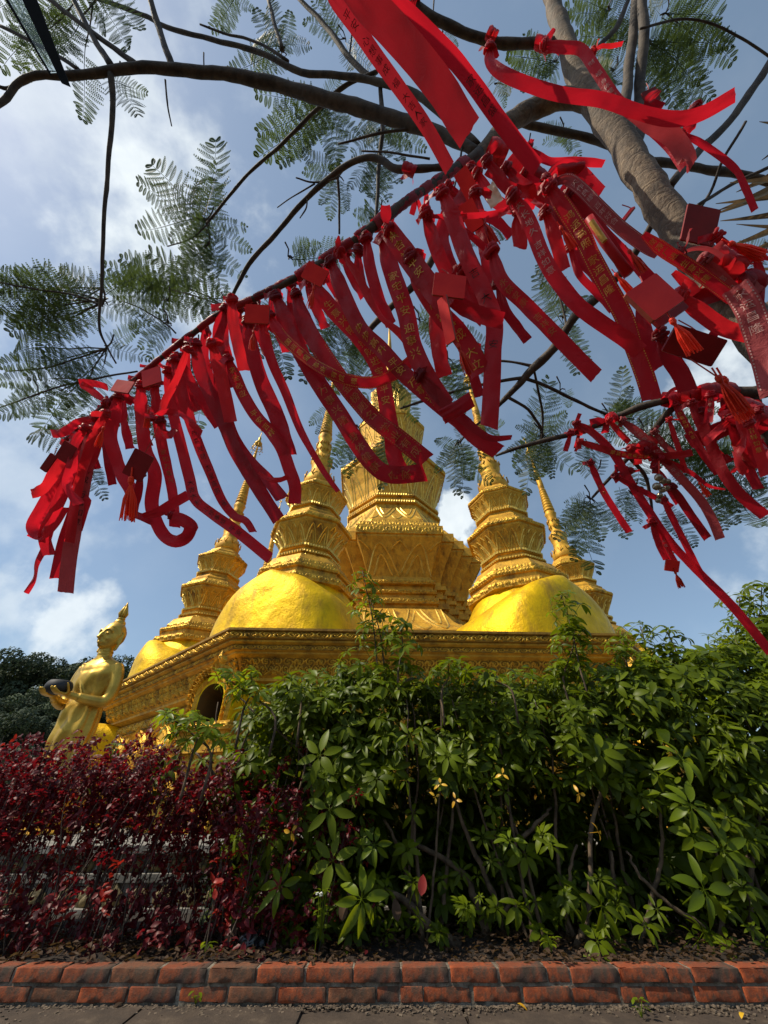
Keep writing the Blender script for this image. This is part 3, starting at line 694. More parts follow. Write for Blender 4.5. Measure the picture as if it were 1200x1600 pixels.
# ------------------------------------------------------------------ standing statue with an alms bowl
def remeshed(mb, mat, voxel, name, smooth_it=3):
    me = mb.mesh(name, mat); o = bpy.data.objects.new('tmp', me); COL.objects.link(o)
    m = o.modifiers.new('r', 'REMESH'); m.mode = 'VOXEL'; m.voxel_size = voxel; m.use_smooth_shade = True
    s = o.modifiers.new('s', 'SMOOTH'); s.iterations = smooth_it; s.factor = .5
    bpy.context.view_layer.update(); dg = bpy.context.evaluated_depsgraph_get()
    out = bpy.data.meshes.new_from_object(o.evaluated_get(dg)); out.name = name
    out.materials.clear(); out.materials.append(MATS[mat])
    bpy.data.objects.remove(o); return out
def build_statue():
    st = thing('buddha_statue', 'golden standing robed statue holding a dark alms bowl, left of the pagoda', 'statue', (-5.62, 8.0, .49))
    st.rotation_euler = (0, R(2), R(-104)); st.scale = (.95, .95, .95)
    mb = MB(); rows = []
    prof = [(0, .40, .34, .02), (.1, .42, .36, .02), (.6, .38, .32, .01), (1.1, .36, .29, 0), (1.5, .39, .30, 0), (1.8, .38, .28, 0), (2.05, .35, .25, 0), (2.3, .40, .27, .02), (2.5, .46, .28, .01), (2.66, .47, .25, -.01), (2.78, .36, .19, -.02), (2.85, .22, .14, -.01), (2.9, .14, .13, 0)]
    for i in range(90):
        z = 2.9 * i / 89
        hw = interp([(p[0], p[1]) for p in prof], z); hd = interp([(p[0], p[2]) for p in prof], z); cx = interp([(p[0], p[3]) for p in prof], z)
        row = []
        for j in range(72):
            a = 2 * math.pi * j / 72
            f = .020 * math.sin(a * 11 + 2.2 * math.sin(z * 2.1 + math.sin(a))) * (1 if z < 1.9 else .45) * min(1, (2.75 - z) * 3 if z < 2.75 else 0)
            f += .014 * math.sin(z * 13 + 3 * math.cos(a + .8)) * (1 if .4 < z < 2.6 else 0) * max(0, math.cos(a))
            row.append((cx + (hd + f) * math.cos(a), (hw + f) * math.sin(a), z))
        rows.append(row)
    loft(mb, rows, True, True)
    # collar edge of the robe across the chest
    mb.tube(catmull([(.16, -.30, 2.72), (.27, -.10, 2.45), (.30, .12, 2.15), (.26, .32, 1.9)], 8), .022, 6)
    mb.tube(catmull([(.12, .28, 2.78), (.22, .05, 2.66), (.16, -.28, 2.74)], 8), .02, 6)
    # neck and head
    mb.tube([(0, 0, 2.8), (.01, 0, 2.92), (.02, 0, 3.06), (.03, 0, 3.16)], [.17, .135, .13, .15], 16)
    for z in (2.93, 2.99): mb.tube([(.012 + .137 * math.cos(a * .3927), .137 * math.sin(a * .3927), z) for a in range(17)], .012, 5, False)
    mb.ellipsoid((.035, 0, 3.30), (.235, .215, .30), 18, 24)
    mb.ellipsoid((.09, 0, 3.16), (.17, .155, .15), 12, 16)
    mb.ellipsoid((.20, 0, 3.08), (.065, .07, .045), 8, 10)
    mb.tube([(.255, 0, 3.38), (.295, 0, 3.30), (.335, 0, 3.22), (.275, 0, 3.195)], [.020, .030, .040, .03], 8)
    for s in (-1, 1):
        mb.tube(catmull([(.262, .02 * s, 3.375), (.265, .08 * s, 3.412), (.235, .14 * s, 3.395), (.19, .18 * s, 3.345)], 4), .015, 6)
        mb.ellipsoid((.228, .088 * s, 3.325), (.038, .055, .026), 8, 10)
        mb.tube(catmull([(.01, .215 * s, 3.40), (-.03, .245 * s, 3.36), (-.02, .235 * s, 3.22), (.01, .225 * s, 3.06), (.03, .21 * s, 3.00)], 4), [.02] * 8 + [.03] * 9, 7)
        mb.ellipsoid((.15, .10 * s, 3.22), (.09, .07, .07), 8, 10)
    mb.tube([(.245, -.065, 3.142), (.285, -.03, 3.132), (.288, .03, 3.132), (.245, .065, 3.142)], [.008, .020, .020, .008], 7)
    mb.tube([(.245, -.04, 3.118), (.275, 0, 3.105), (.245, .04, 3.118)], [.01, .02, .01], 7)
    # sleeves
    for s in (-1, 1):
        A = catmull([(-.02, .37 * s, 2.68), (-.03, .47 * s, 2.5), (-.02, .52 * s, 2.2), (.06, .49 * s, 2.0), (.26, .38 * s, 1.99), (.44, .27 * s, 2.02)], 7)
        mb.tube(A, [.14 - .0017 * i for i in range(len(A))], 14)
        mb.tube(catmull([(.44, .27 * s, 2.02), (.52, .22 * s, 2.035), (.58, .17 * s, 2.05)], 5), [.062] * 11, 12)
        # palm and five fingers under and around the bowl
        mb.ellipsoid((.64, .145 * s, 2.045), (.085, .07, .032), 10, 12)
        for q, (dy, L) in enumerate(((.075, .20), (.03, .235), (-.012, .22), (-.052, .18))):
            b0 = Vector((.69, (.145 + dy * .9) * s, 2.035)); kn = b0 + Vector((L * .5, -.012 * s, .012)); tp = kn + Vector((L * .38, -.02 * s, .05)); t2 = tp + Vector((L * .14, -.01 * s, .045))
            mb.tube([b0 - Vector((.06, 0, 0)), b0, kn, tp, t2], [.026, .025, .023, .020, .012], 8)
        mb.tube([(.60, .205 * s, 2.06), (.67, .25 * s, 2.10), (.72, .262 * s, 2.17), (.75, .255 * s, 2.225)], [.03, .027, .022, .012], 8)
    # feet
    for s in (-1, 1):
        mb.ellipsoid((.30, .15 * s, .05), (.22, .085, .06), 8, 12)
        for q in range(5): mb.ellipsoid((.50 - abs(q - 1) * .012, (.15 + (q - 2) * .034) * s, .035), (.04, .02, .025), 6, 8)
    put('body', remeshed(mb, 'gold_statue', .017, 'body', 2), st)
    mb = MB(); mb.ellipsoid((-.005, 0, 3.36), (.243, .228, .285), 18, 26); mb.ellipsoid((-.03, 0, 3.62), (.125, .12, .11), 10, 16)
    hr = mb.v; nv = []
    for x, y, z in hr:
        k = 1 + .02 * math.sin(38 * y) * math.sin(38 * z)
        if z < 3.1: z = 3.1
        if x > .13 and z < 3.45: x = .10
        nv.append((x * k, y * k, z))
    mb.v = nv; mb.build('hair', 'gold_statue', st, smooth=True)
    mb = MB(); mb.lathe([(.07, 3.70), (.085, 3.73), (.05, 3.77), (.075, 3.84), (.07, 3.9), (.045, 4.0), (.02, 4.08), (.004, 4.14)], (-.03, 0, 0), 14)
    for q in range(7):
        a = 2 * math.pi * q / 7; d = Vector((math.cos(a), math.sin(a), 0))
        mb.tube([Vector((-.03, 0, 3.76)) + d * .05, Vector((-.03, 0, 3.86)) + d * .085, Vector((-.03, 0, 3.97)) + d * .05, Vector((-.03, 0, 4.06)) + d * .03], [.02, .022, .014, .003], 6)
    mb.build('flame_finial', 'gold_statue', st, smooth=True)
    mb = MB(); mb.lathe([(.10, 2.03), (.22, 2.06), (.30, 2.14), (.30, 2.20), (.27, 2.27), (.24, 2.30), (.23, 2.305), (.2, 2.31), (.1, 2.32)], (.70, 0, 0), 30)
    bw = mb.build('alms_bowl', 'bowl_black', st, smooth=True); bw.scale = (.74, .74, .84); bw.location = (.16, 0, .33)
    # lotus pedestal
    mb = MB(); mb.lathe([(.62, -.03), (.66, .02), (.60, .06), (.5, .09), (.48, .12)], n=32)
    for q in range(14):
        a = 2 * math.pi * q / 14; d = Vector((math.cos(a), math.sin(a), 0)); s_ = Vector((-d.y, d.x, 0))
        ridge(mb, [d * .5 - s_ * .1 + Vector((0, 0, .09)), d * .63 - s_ * .07 + Vector((0, 0, .04)), d * .68 + Vector((0, 0, .01)), d * .63 + s_ * .07 + Vector((0, 0, .04)), d * .5 + s_ * .1 + Vector((0, 0, .09))], d, .02, .03)
    mb.build('lotus_pedestal', 'gold_paint', st, smooth=True)
build_statue()

# ------------------------------------------------------------------ trees on the hill, far left
def blob_crown(name, n, seed, rx, rz, mat, s0=.35):
    r = random.Random(seed); mb = MB()
    lobes = [(Vector((r.gauss(0, .6) * rx, r.gauss(0, .6) * rx, r.uniform(-.8, 1.0) * rz)), r.uniform(.2, .5)) for _ in range(16)]
    for _ in range(n):
        c, rad = r.choice(lobes)
        d = Vector((r.gauss(0, 1), r.gauss(0, 1), r.gauss(0, 1))).normalized()
        p = c + Vector((d.x * rx, d.y * rx, d.z * rz)) * rad * r.uniform(.75, 1.05)
        nn = (d + Vector((r.gauss(0, .5), r.gauss(0, .5), r.gauss(0, .5) + .4))).normalized(); a = nn.cross(Vector((r.random(), r.random(), r.random()))).normalized(); b2 = nn.cross(a)
        s_ = s0 * r.uniform(.5, 1.1)
        mb.add([p - a * s_, p - b2 * s_ * .5, p + a * s_, p + b2 * s_ * .5], [(0, 1, 2, 3)])
    return mb.mesh(name, mat)
crowns = [blob_crown('crown', 9000, 50 + q, 3.6, 3.0, 'hill_leaf', .26) for q in range(3)]
mb = MB(); mb.tube([(0, 0, -5), (.1, 0, -2), (0, .1, 1)], [.35, .25, .1], 7); hill_trunk = mb.mesh('trunk', 'twig_bark')
HT = [(5, 1060, 46), (40, 1046, 44), (85, 1044, 45), (128, 1040, 47), (160, 1060, 52), (20, 1100, 38), (66, 1098, 39), (112, 1094, 40), (150, 1102, 43), (-30, 1090, 40), (40, 1140, 34), (90, 1138, 35), (136, 1142, 37), (0, 1145, 33), (-60, 1060, 46), (182, 1110, 48), (205, 1160, 44), (60, 1185, 33), (120, 1185, 34), (10, 1190, 31), (-110, 1050, 46), (-90, 1120, 38), (250, 1170, 48), (320, 1190, 52)]
HL = ['tallest dark tree on the skyline at the left edge of the picture', 'dark green tree on the hill skyline, second from the left edge', 'round dark tree on the hill skyline between its neighbours, well left of the statue', 'dark tree on the hill skyline nearest to the statue\'s head',
      'dark tree on the hill directly behind the statue']
for q, (px, py, Y) in enumerate(HT):
    p = atY(px, py, Y); s_ = rnd.uniform(.55, .95) * Y / 44
    t_ = thing('hill_tree', HL[q] if q < len(HL) else 'dense dark green tree among the trees covering the hill at far left, below its skyline', 'tree', p - Vector((0, 0, 2.6 * s_)), 'trees on the wooded hill')
    t_.scale = (s_,) * 3; t_.rotation_euler = (0, 0, rnd.uniform(0, 6))
    put('crown', crowns[q % 3], t_); put('trunk', hill_trunk, t_)
# understorey that closes the view beyond the hedge on the level ground
und = MB()
for _ in range(26000):
    x = rnd.uniform(-60, 70); y = rnd.uniform(44, 58); z = rnd.uniform(-.3, 3.2 + 1.3 * math.sin(x * .3)); s_ = rnd.uniform(.15, .4)
    d = Vector((rnd.gauss(0, 1), rnd.gauss(-.6, 1), rnd.gauss(.4, 1))).normalized(); a = d.cross(Vector((0, 0, 1))).normalized() * s_; b2 = d.cross(a) * .6
    p = Vector((x, y, z)); und.add([p - a, p - b2, p + a, p + b2], [(0, 1, 2, 3)])
und.build('distant_thicket', 'hill_leaf', kind='stuff', label='dark green thicket far behind the pagoda at ground level', category='thicket')

# ------------------------------------------------------------------ pavement, soil bed, brick kerb
pv = put('pavement', None, None, (0, 0, 0)); pv['kind'] = 'structure'
mb = MB(); mb.add([(-14, -14, -.035), (14, -14, -.035), (14, 3.0, -.035), (-14, 3.0, -.035)], [(0, 1, 2, 3)]); mb.build('joint_bed', 'dark_soil', pv)
for i in range(-8, 9):
    for j in range(7):
        cx = i * .78 + (j % 2) * .3 + rnd.uniform(-.01, .01); cy = 2.66 - j * .62
        if abs(cx) > 4.4: continue
        mb = MB(); mb.box((0, 0, -.03), (.387, .307, .026), jit=.005); mb.build('paving_slab', 'paving', pv, loc=(cx, cy, rnd.uniform(-.004, .004)), ).rotation_euler = (rnd.uniform(-.006, .006), rnd.uniform(-.006, .006), rnd.uniform(-.01, .01))
mb = MB(); rows = []
for i in range(161):
    x = -8 + i * .1; rows.append([(x, y, .085 + .05 * noise.noise(Vector((x * 2, y * 2, 0))) + .035 * noise.noise(Vector((x * 9, y * 9, 3))) - (.0 if y > 3.1 else .0)) for y in [3.1 + .07 * q for q in range(18)]])
mb.grid(rows); mb.build('planting_bed', 'soil', smooth=True, kind='structure')
mb = MB(); mb.add([(-20, 4.2, .02), (20, 4.2, .02), (20, 30, .02), (-20, 30, .02)], [(0, 1, 2, 3)]); mb.build('bare_ground', 'dark_soil', kind='structure')
# grit and dirt gathered where the slabs meet the kerb
mb = MB()
for _ in range(2600):
    x = rnd.uniform(-3.2, 3.6); y = 2.99 - abs(rnd.gauss(0, .05)) * (1 + noise.noise(Vector((x * 2, 0, 0)))); s_ = rnd.uniform(.002, .008)
    mb.box((x, y, s_ * .2), (s_, s_ * rnd.uniform(.5, 1), s_ * .35), rz=rnd.uniform(0, 3), jit=s_ * .3)
mb.build('grit', 'grit', kind='stuff')

kerb = thing('brick_kerb', 'low kerb of two courses of weathered red bricks along the front of the planting bed', 'kerb', (0, 3.0, 0))
mb = MB(); mb.box((0, .055, .055), (5.2, .0515, .064)); mb.build('mortar', 'mortar', kerb)
BM = ['brick_red', 'brick_worn', 'brick_burnt']
def brick_mesh(L, mat, chip):
    r = random.Random(int(L * 1000) + chip * 7); mb = MB(); nx, nz_, ny = 9, 4, 4; hx, hy, hz = L / 2, .055, .0265
    # rounded, chipped block from a subdivided box
    import itertools
    idx = {}; vs = []
    def v(i, j, k):
        if (i, j, k) not in idx:
            x, y, z = [(-1 if q == 0 else (1 if q == n_ else (q - 1) / (n_ - 2) * (2 * (1 - b_)) - (1 - b_))) * h_ for q, n_, h_, b_ in ((i, nx, hx, .035), (j, ny, hy, .07), (k, nz_, hz, .14))]
            e = sum((abs(a) >= b2 - 1e-6) for a, b2 in ((x, hx), (y, hy), (z, hz)))
            d = .001 if e == 1 else (.0024 if e == 2 else .005)
            n_ = noise.noise(Vector((x * 25 + chip * 9, y * 25, z * 40))) 
            d = d * (1 + 1.3 * n_) + (max(0, noise.noise(Vector((x * 14 + chip * 5.3, y * 9, z * 22 + chip))) - .12) * .045 if e >= 2 else 0)
            vs.append((x - math.copysign(d, x), y - math.copysign(d * .8, y) , z - math.copysign(d * .55, z))); idx[(i, j, k)] = len(vs) - 1
        return idx[(i, j, k)]
    fs = []
    for i in range(nx):
        for k in range(nz_):
            fs.append((v(i, 0, k), v(i + 1, 0, k), v(i + 1, 0, k + 1), v(i, 0, k + 1)))
    for i in range(nx):
        for j in range(ny): fs.append((v(i, j, nz_), v(i + 1, j, nz_), v(i + 1, j + 1, nz_), v(i, j + 1, nz_)))
    for j in range(ny):
        for k in range(nz_):
            fs.append((v(0, j, k), v(0, j, k + 1), v(0, j + 1, k + 1), v(0, j + 1, k))); fs.append((v(nx, j, k), v(nx, j + 1, k), v(nx, j + 1, k + 1), v(nx, j, k + 1)))
    mb.add(vs, fs); me = mb.mesh('brick', mat, True); smooth_angle(me, 50); return me
bricks = [[brick_mesh(.238, m_, c_) for c_ in range(6)] for m_ in BM]; halves = [[brick_mesh(.112, m_, c_) for c_ in range(3)] for m_ in BM]
for row in range(2):
    x = -4.6 - row * .12
    while x < 4.7:
        kind = rnd.choices([0, 1, 2], [5, 1.5, 3] if row else [6, .6, 2])[0]
        if row == 0 and x < 0: kind = rnd.choices([0, 1, 2], [3, 5, 1])[0]
        half = rnd.random() < .14
        o = put('brick', rnd.choice((halves if half else bricks)[kind]), kerb, (x + (.057 if half else .12) + rnd.uniform(-.003, .003), .052 + rnd.uniform(-.006, .004), .033 + (1 - row if False else row) * .064 + rnd.uniform(-.0015, .0015)))
        o.rotation_euler = (rnd.uniform(-.02, .02), rnd.uniform(-.012, .012) , rnd.uniform(-.02, .02)); x += rnd.uniform(.243, .252) - (.126 if half else 0)

# ------------------------------------------------------------------ umbrella-leaved shrubs
def leaflet(mb, M, L, Wd, droop, fold=.25, n=6, wave=0, ph=0):
    rows = []
    for i in range(n + 1):
        t = i / n; hw = Wd * .5 * (math.sin(math.pi * min(1, t ** .85)) ** .75) * (1 if t < .98 else .1) + .0008
        x = L * (t - .12 * droop * t * t); z = -droop * L * t * t * .6
        row = []
        for s_ in (-1, 0, 1): row.append(M @ Vector((x, s_ * hw, z + abs(s_) * hw * fold + wave * math.sin(t * 9 + ph + s_))))
        rows.append(row)
    mb.grid(rows)
def umbrella(seed, nl, L, mat, wd=.34):
    r = random.Random(seed); mb = MB()
    mb.tube([(0, 0, -.14), (.006, 0, -.06), (0, 0, 0)], .0028, 4, False)
    for q in range(nl):
        a = 2 * math.pi * q / nl + r.uniform(-.12, .12); el = r.uniform(-.25, .35)
        Lq = L * r.uniform(.8, 1.1)
        M = Matrix.Rotation(a, 4, 'Z') @ Matrix.Rotation(-el, 4, 'Y') @ Matrix.Translation((.018, 0, 0)) @ Matrix.Rotation(r.uniform(-.35, .35), 4, 'X')
        mb.tube([(0, 0, 0), M @ Vector((.012, 0, 0))], .0014, 3, False)
        leaflet(mb, M, Lq, Lq * wd, r.uniform(.25, .85), .28, 6)
    return mb.mesh('leaf', mat, True)
UM = [umbrella(s, 5 + s % 5, .095 + .014 * (s % 4), 'umbrella_leaf', .28 + .05 * (s % 4)) for s in range(14)]
UY = [umbrella(20 + s, 7 + s % 2, .11, 'young_leaf') for s in range(4)]
UW = [umbrella(30 + s, 3, .12, 'yellow_leaf', .42) for s in range(2)]
TOP = [(-2.4, 1.12), (-1.8, 1.18), (-1.35, 1.28), (-1.05, 1.62), (-.4, 1.84), (.3, 1.78), (1.27, 1.68), (1.7, 1.84), (2.4, 1.88), (3.0, 1.98), (3.5, 2.05), (4.1, 2.4), (5, 2.6)]
def leafmat4(p, up, spin, s_):
    z = up.normalized(); x = z.cross(Vector((.3, 1, .1))).normalized(); x = Matrix.Rotation(spin, 3, z) @ x; y = z.cross(x)
    M = Matrix((x, y, z)).transposed().to_4x4(); M = Matrix.Translation(p) @ M @ Matrix.Scale(s_, 4); return M
SHX = [(-1.75, 'sparse umbrella-leaved shrub arching over the red bushes in front of the corner niche'), (-.75, 'dense umbrella-leaved shrub beside the red bushes, with its lowest big leaf near the soil'),
       (.15, 'umbrella-leaved shrub with a tall leafy sprig rising in front of the central tower'), (1.0, 'umbrella-leaved shrub with thick bare leaning trunks and yellow leaves'),
       (1.85, 'umbrella-leaved shrub with a tall sprig in front of the right gold vault'), (2.7, 'tall glossy umbrella-leaved shrub with large leaves near the right edge'), (3.7, 'tallest umbrella-leaved shrub, at the right edge of the picture')]
shrubs = []
for x, lab in SHX:
    shrubs.append(thing('umbrella_shrub', lab, 'shrub', (x, 3.85, .1), 'umbrella-leaved shrubs of the hedge'))
counts = [0] * len(SHX); rest = [MB() for _ in SHX]
def add_leaf(p, up, s_=1, kind=None, force=None):
    k = min(range(len(SHX)), key=lambda q: abs(SHX[q][0] - p.x + (rnd.gauss(0, .15)))) if force is None else force
    me = rnd.choice(kind or UM)
    M = leafmat4(Vector((0, 0, 0)), up, rnd.uniform(0, 6.28), s_) @ Matrix.Diagonal((rnd.uniform(.8, 1.15), rnd.uniform(.8, 1.15), rnd.uniform(.7, 1.5), 1)); M.translation = p - shrubs[k].location
    o = bpy.data.objects.new('leaf', me); COL.objects.link(o); o.parent = shrubs[k]; o.matrix_local = M; counts[k] += 1
def front_y(x, z): return 3.42 + .16 * noise.noise(Vector((x * 1.7, z * 1.7, 4))) + (.18 if z < .55 else 0) + max(0, z - interp(TOP, x) + .35) * .8
N_FRONT = 1120
i = 0
while i < N_FRONT:
    x = rnd.uniform(-2.3, 4.7); top = interp(TOP, x) + rnd.gauss(0, .10); z = rnd.uniform(.22, top)
    lo = .35 + .22 * math.sin(x * 3.1) + .15 * noise.noise(Vector((x * 2.3, 7, 0)))
    if x < -1.0: lo = .85
    if z < lo and rnd.random() < (.88 if x < 2.2 else .5): continue
    if x < -1.0 and z < lo: continue
    if x < -1.3 and rnd.random() < .72: continue
    if z < .85 and rnd.random() < .45: continue
    if .25 < x < 1.9 and z < 1.0 and rnd.random() < .55: continue
    if noise.noise(Vector((x * 1.9, z * 2.2, 11))) < -.08 and rnd.random() < .8: continue
    y = front_y(x, z) + abs(rnd.gauss(0, .11)); frac = z / top
    up = Vector((rnd.gauss(0, .35) - .25, -1.0 + rnd.gauss(0, .3), .25 + .9 * frac + rnd.gauss(0, .25)))
    big = 1.0 + (.35 if (x > 2.2 and rnd.random() < .35) else 0)
    kind = UY if (frac > .9 and rnd.random() < .4) or rnd.random() < .04 else (UW if rnd.random() < .003 else UM)
    add_leaf(Vector((x, y, z)), up, big * rnd.uniform(.65, 1.12), kind); i += 1
for i in range(520):      # crown top and the back side
    x = rnd.uniform(-1.0, 4.7); top = interp(TOP, x) - .03; y = rnd.uniform(3.6, 4.7)
    add_leaf(Vector((x, y, top + rnd.gauss(0, .07) - (y - 3.6) * .05)), Vector((rnd.gauss(0, .4), rnd.gauss(-.3, .35), 1)), rnd.uniform(.65, 1.1), UY if rnd.random() < .25 else UM)
# the inside of the hedge: foliage too deep to pick apart
for k, (sx, lab) in enumerate(SHX):
    mb = MB()
    for _ in range(0 if k == 0 else 520):
        x = rnd.uniform(sx - .6, sx + .6); top = interp(TOP, x)
        z = rnd.uniform(.35 if k > 1 else .8, top - .05); y = rnd.uniform(3.75, 4.65)
        if _ % 3 == 0: z = rnd.uniform(.08, .6); y = rnd.uniform(4.0, 4.7)
        up = Vector((rnd.gauss(0, .6), rnd.gauss(-.2, .6), 1)); me = rnd.choice(UM); M = leafmat4(Vector((x, y, z)) - shrubs[k].location, up, rnd.uniform(0, 6), rnd.uniform(.9, 1.4))
        o_ = len(mb.v); mb.v += [tuple(M @ v.co) for v in me.vertices]; mb.f += [tuple(o_ + q for q in p.vertices) for p in me.polygons]; mb.m += [0] * len(me.polygons)
    if mb.v: mb.build('inner_foliage', 'umbrella_leaf', shrubs[k], smooth=True, kind='stuff')
# sprigs that stand up out of the hedge, given by stem base and tip
SPR = [((590, 1050), (566, 892), 3.75, 2, 13), ((600, 1040), (578, 935), 3.8, 2, 7), ((622, 1050), (626, 972), 3.6, 2, 8), ((905, 1040), (876, 930), 3.55, 4, 12), ((880, 1060), (900, 975), 3.6, 4, 7), ((430, 1120), (345, 1055), 3.2, 0, 8), ((380, 1110), (392, 1050), 3.2, 0, 4),
       ((330, 1180), (262, 1118), 3.1, 0, 9), ((300, 1180), (300, 1120), 3.1, 0, 5), ((1150, 1000), (1155, 932), 3.9, 6, 9), ((1185, 980), (1190, 915), 3.9, 6, 8), ((1010, 1030), (1000, 978), 3.9, 5, 7), ((1060, 1030), (1040, 985), 3.9, 5, 6), ((470, 1110), (455, 1060), 3.4, 1, 5), ((690, 1080), (700, 1040), 3.4, 3, 5), ((800, 1080), (745, 1050), 3.4, 3, 5), ((980, 1040), (968, 1000), 3.8, 5, 5)]
for (a, b2, Y, k, n) in SPR:
    p0 = atY(*a, Y); p1 = atY(*b2, Y); mb = MB(); mid = p0.lerp(p1, .5) + Vector((.03, .02, 0))
    L = shrubs[k].location; mb.tube([q - L for q in catmull([p0 - Vector((0, 0, .25)), p0, mid, p1], 3)], [.009] * 4 + [.007] * 3 + [.005] * 3, 6); mb.build('stem', 'shrub_bark', shrubs[k], smooth=True)
    ax = (p1 - p0); n = int(n * 1.7)
    for q in range(n):
        t = 1 - (q / n) * .9; an = q * 2.4 + rnd.uniform(-.4, .4); d = Vector((math.cos(an), math.sin(an) * .7, .25))
        r_ = (.07 + .13 * rnd.random()) * (1.25 - .5 * t); P = p0 + ax * t + d * r_ * (0.3 if q == 0 else 1)
        mb = None
        add_leaf(P, Vector((d.x * .8, d.y * .8 - .35, 1)), rnd.uniform(.7, 1.0), UY if k in (0,) or rnd.random() < .3 else UM, k)
for _ in range(170):      # low growth against the soil
    x = rnd.uniform(-.9, 4.4); add_leaf(Vector((x, rnd.uniform(3.32, 3.75), rnd.uniform(.12, .42))), Vector((rnd.gauss(0, .4), -.7, .7)), rnd.uniform(.4, .85), UM)
# named low leaves seen large against the dark
for px, py, Y, s_, k in ((437 + 0, 1385 + 0, 3.25, 1.15, 1), (565, 1405, 3.2, 1.45, 1), (520, 1345, 3.3, 1.2, 1), (585, 1320, 3.25, 1.1, 1), (1100, 1390, 3.25, 1.55, 5), (1065, 1185, 3.2, 1.4, 5), (1130, 1330, 3.3, 1.5, 6), (860, 1320, 3.3, .9, 4), (500, 1180, 3.2, 1.25, 1), (640, 1150, 3.2, 1.1, 2), (515, 1265, 3.2, 1.25, 1), (940, 1415, 3.3, 1.1, 4), (1165, 1380, 3.4, 1.2, 6), (1080, 1260, 3.3, 1.4, 5), (700, 1180, 3.2, 1.1, 3)):
    add_leaf(atY(px, py, Y), Vector((rnd.gauss(0, .2), -1, .35)), s_, UY if s_ > 1.3 or rnd.random() < .3 else UM, k)
for px, py, Y, k in ((688, 1225, 3.2, 3), (680, 1245, 3.22, 3), (785, 1210, 3.25, 3), (905, 1240, 3.25, 4), (935, 1300, 3.25, 4), (455, 1300, 3.25, 1), (1050, 1175, 3.2, 5), (712, 1250, 3.2, 3)):
    add_leaf(atY(px, py, Y), Vector((rnd.gauss(0, .3), -1, .1)), .42, UW, k)
# stems
def stem(k, pts, r0, r1, mat='shrub_bark'):
    L = shrubs[k].location; P = catmull(pts, 5); n = len(P); mb = MB()
    P = [p + Vector((rnd.gauss(0, .006), rnd.gauss(0, .006), 0)) for p in P]
    mb.tube([p - L for p in P], [r0 + (r1 - r0) * i / (n - 1) + rnd.uniform(-.001, .001) for i in range(n)], 8); mb.build('stem', mat, shrubs[k], smooth=True)
for k, pts, r0, r1 in ((2, [(718, 1478), (680, 1455), (655, 1430), (630, 1405), (600, 1390)], .034, .015), (2, [(655, 1440), (640, 1380), (625, 1330), (600, 1280)], .02, .01), (3, [(760, 1470), (750, 1420), (722, 1365), (690, 1340), (645, 1318)], .03, .015),
                       (3, [(785, 1430), (750, 1350), (725, 1290), (700, 1220)], .022, .012), (3, [(760, 1465), (765, 1440), (795, 1410), (775, 1330)], .02, .01), (4, [(900, 1480), (915, 1440), (920, 1390), (925, 1300), (945, 1210), (950, 1150)], .022, .01), (4, [(905, 1485), (885, 1420), (890, 1360), (900, 1320)], .016, .008),
                       (4, [(915, 1475), (945, 1430), (960, 1400), (955, 1330)], .02, .01), (5, [(1000, 1480), (1020, 1400), (1035, 1330), (1030, 1230)], .018, .009), (5, [(1100, 1450), (1050, 1415), (1000, 1370), (980, 1330)], .016, .008), (6, [(1180, 1480), (1170, 1380), (1190, 1250)], .022, .012),
                       (1, [(540, 1480), (545, 1400), (520, 1300), (500, 1200)], .02, .01), (1, [(470, 1350), (430, 1330), (395, 1318)], .01, .007), (0, [(440, 1440), (400, 1330), (350, 1230), (300, 1170)], .014, .007), (0, [(520, 1240), (455, 1160), (400, 1115), (370, 1085)], .012, .006),
                       (4, [(815, 1310), (840, 1285), (862, 1262)], .016, .010), (6, [(1120, 1480), (1130, 1400), (1110, 1300)], .015, .008)):
    Yb = 3.62 + rnd.uniform(-.1, .15)
    stem(k, [atY(x, y, Yb) for x, y in pts], r0, r1)
for k in range(1, 7):
    for _ in range(9):
        x = SHX[k][0] + rnd.gauss(0, .22); y = rnd.uniform(3.6, 4.3); lean = rnd.gauss(0, .22)
        stem(k, [Vector((x, y, .05)), Vector((x + lean * .4, y, .5)), Vector((x + lean * .8 + rnd.gauss(0, .05), y - .05, 1.0)), Vector((x + lean, y - .1, 1.5))], rnd.uniform(.008, .018), .005)

# ------------------------------------------------------------------ red-leaved bushes
def tuft(seed, n, L, mat):
    r = random.Random(seed); mb = MB()
    for q in range(n):
        M = Matrix.Translation((r.gauss(0, .012), r.gauss(0, .012), r.uniform(-.05, .03))) @ Matrix.Rotation(r.uniform(0, 6.28), 4, 'Z') @ Matrix.Rotation(r.uniform(-1.0, .5), 4, 'Y') @ Matrix.Rotation(r.uniform(-.6, .6), 4, 'X')
        leaflet(mb, M, L * r.uniform(.6, 1.1), L * .46, r.uniform(.2, 1.0), .3, 4, .003, r.uniform(0, 6))
    return mb.mesh('leaf_tuft', mat, True)
RT = [tuft(s, 11 + s % 4, .044, 'red_leaf') for s in range(6)]; RB = [tuft(40 + s, 7, .05, 'bright_red_leaf') for s in range(3)]
RSX = [(-3.1, 'dark red-leaved bush at the left edge of the picture'), (-2.55, 'dark red-leaved bush under the statue'), (-2.05, 'dark red-leaved bush in front of the plinth, right of the one under the statue'), (-1.55, 'thin red-leaved bush below the corner niche'), (-1.05, 'low sparse red-leaved bush touching the green hedge'), (-.62, 'small red-leaved stems under the dense green shrub')]
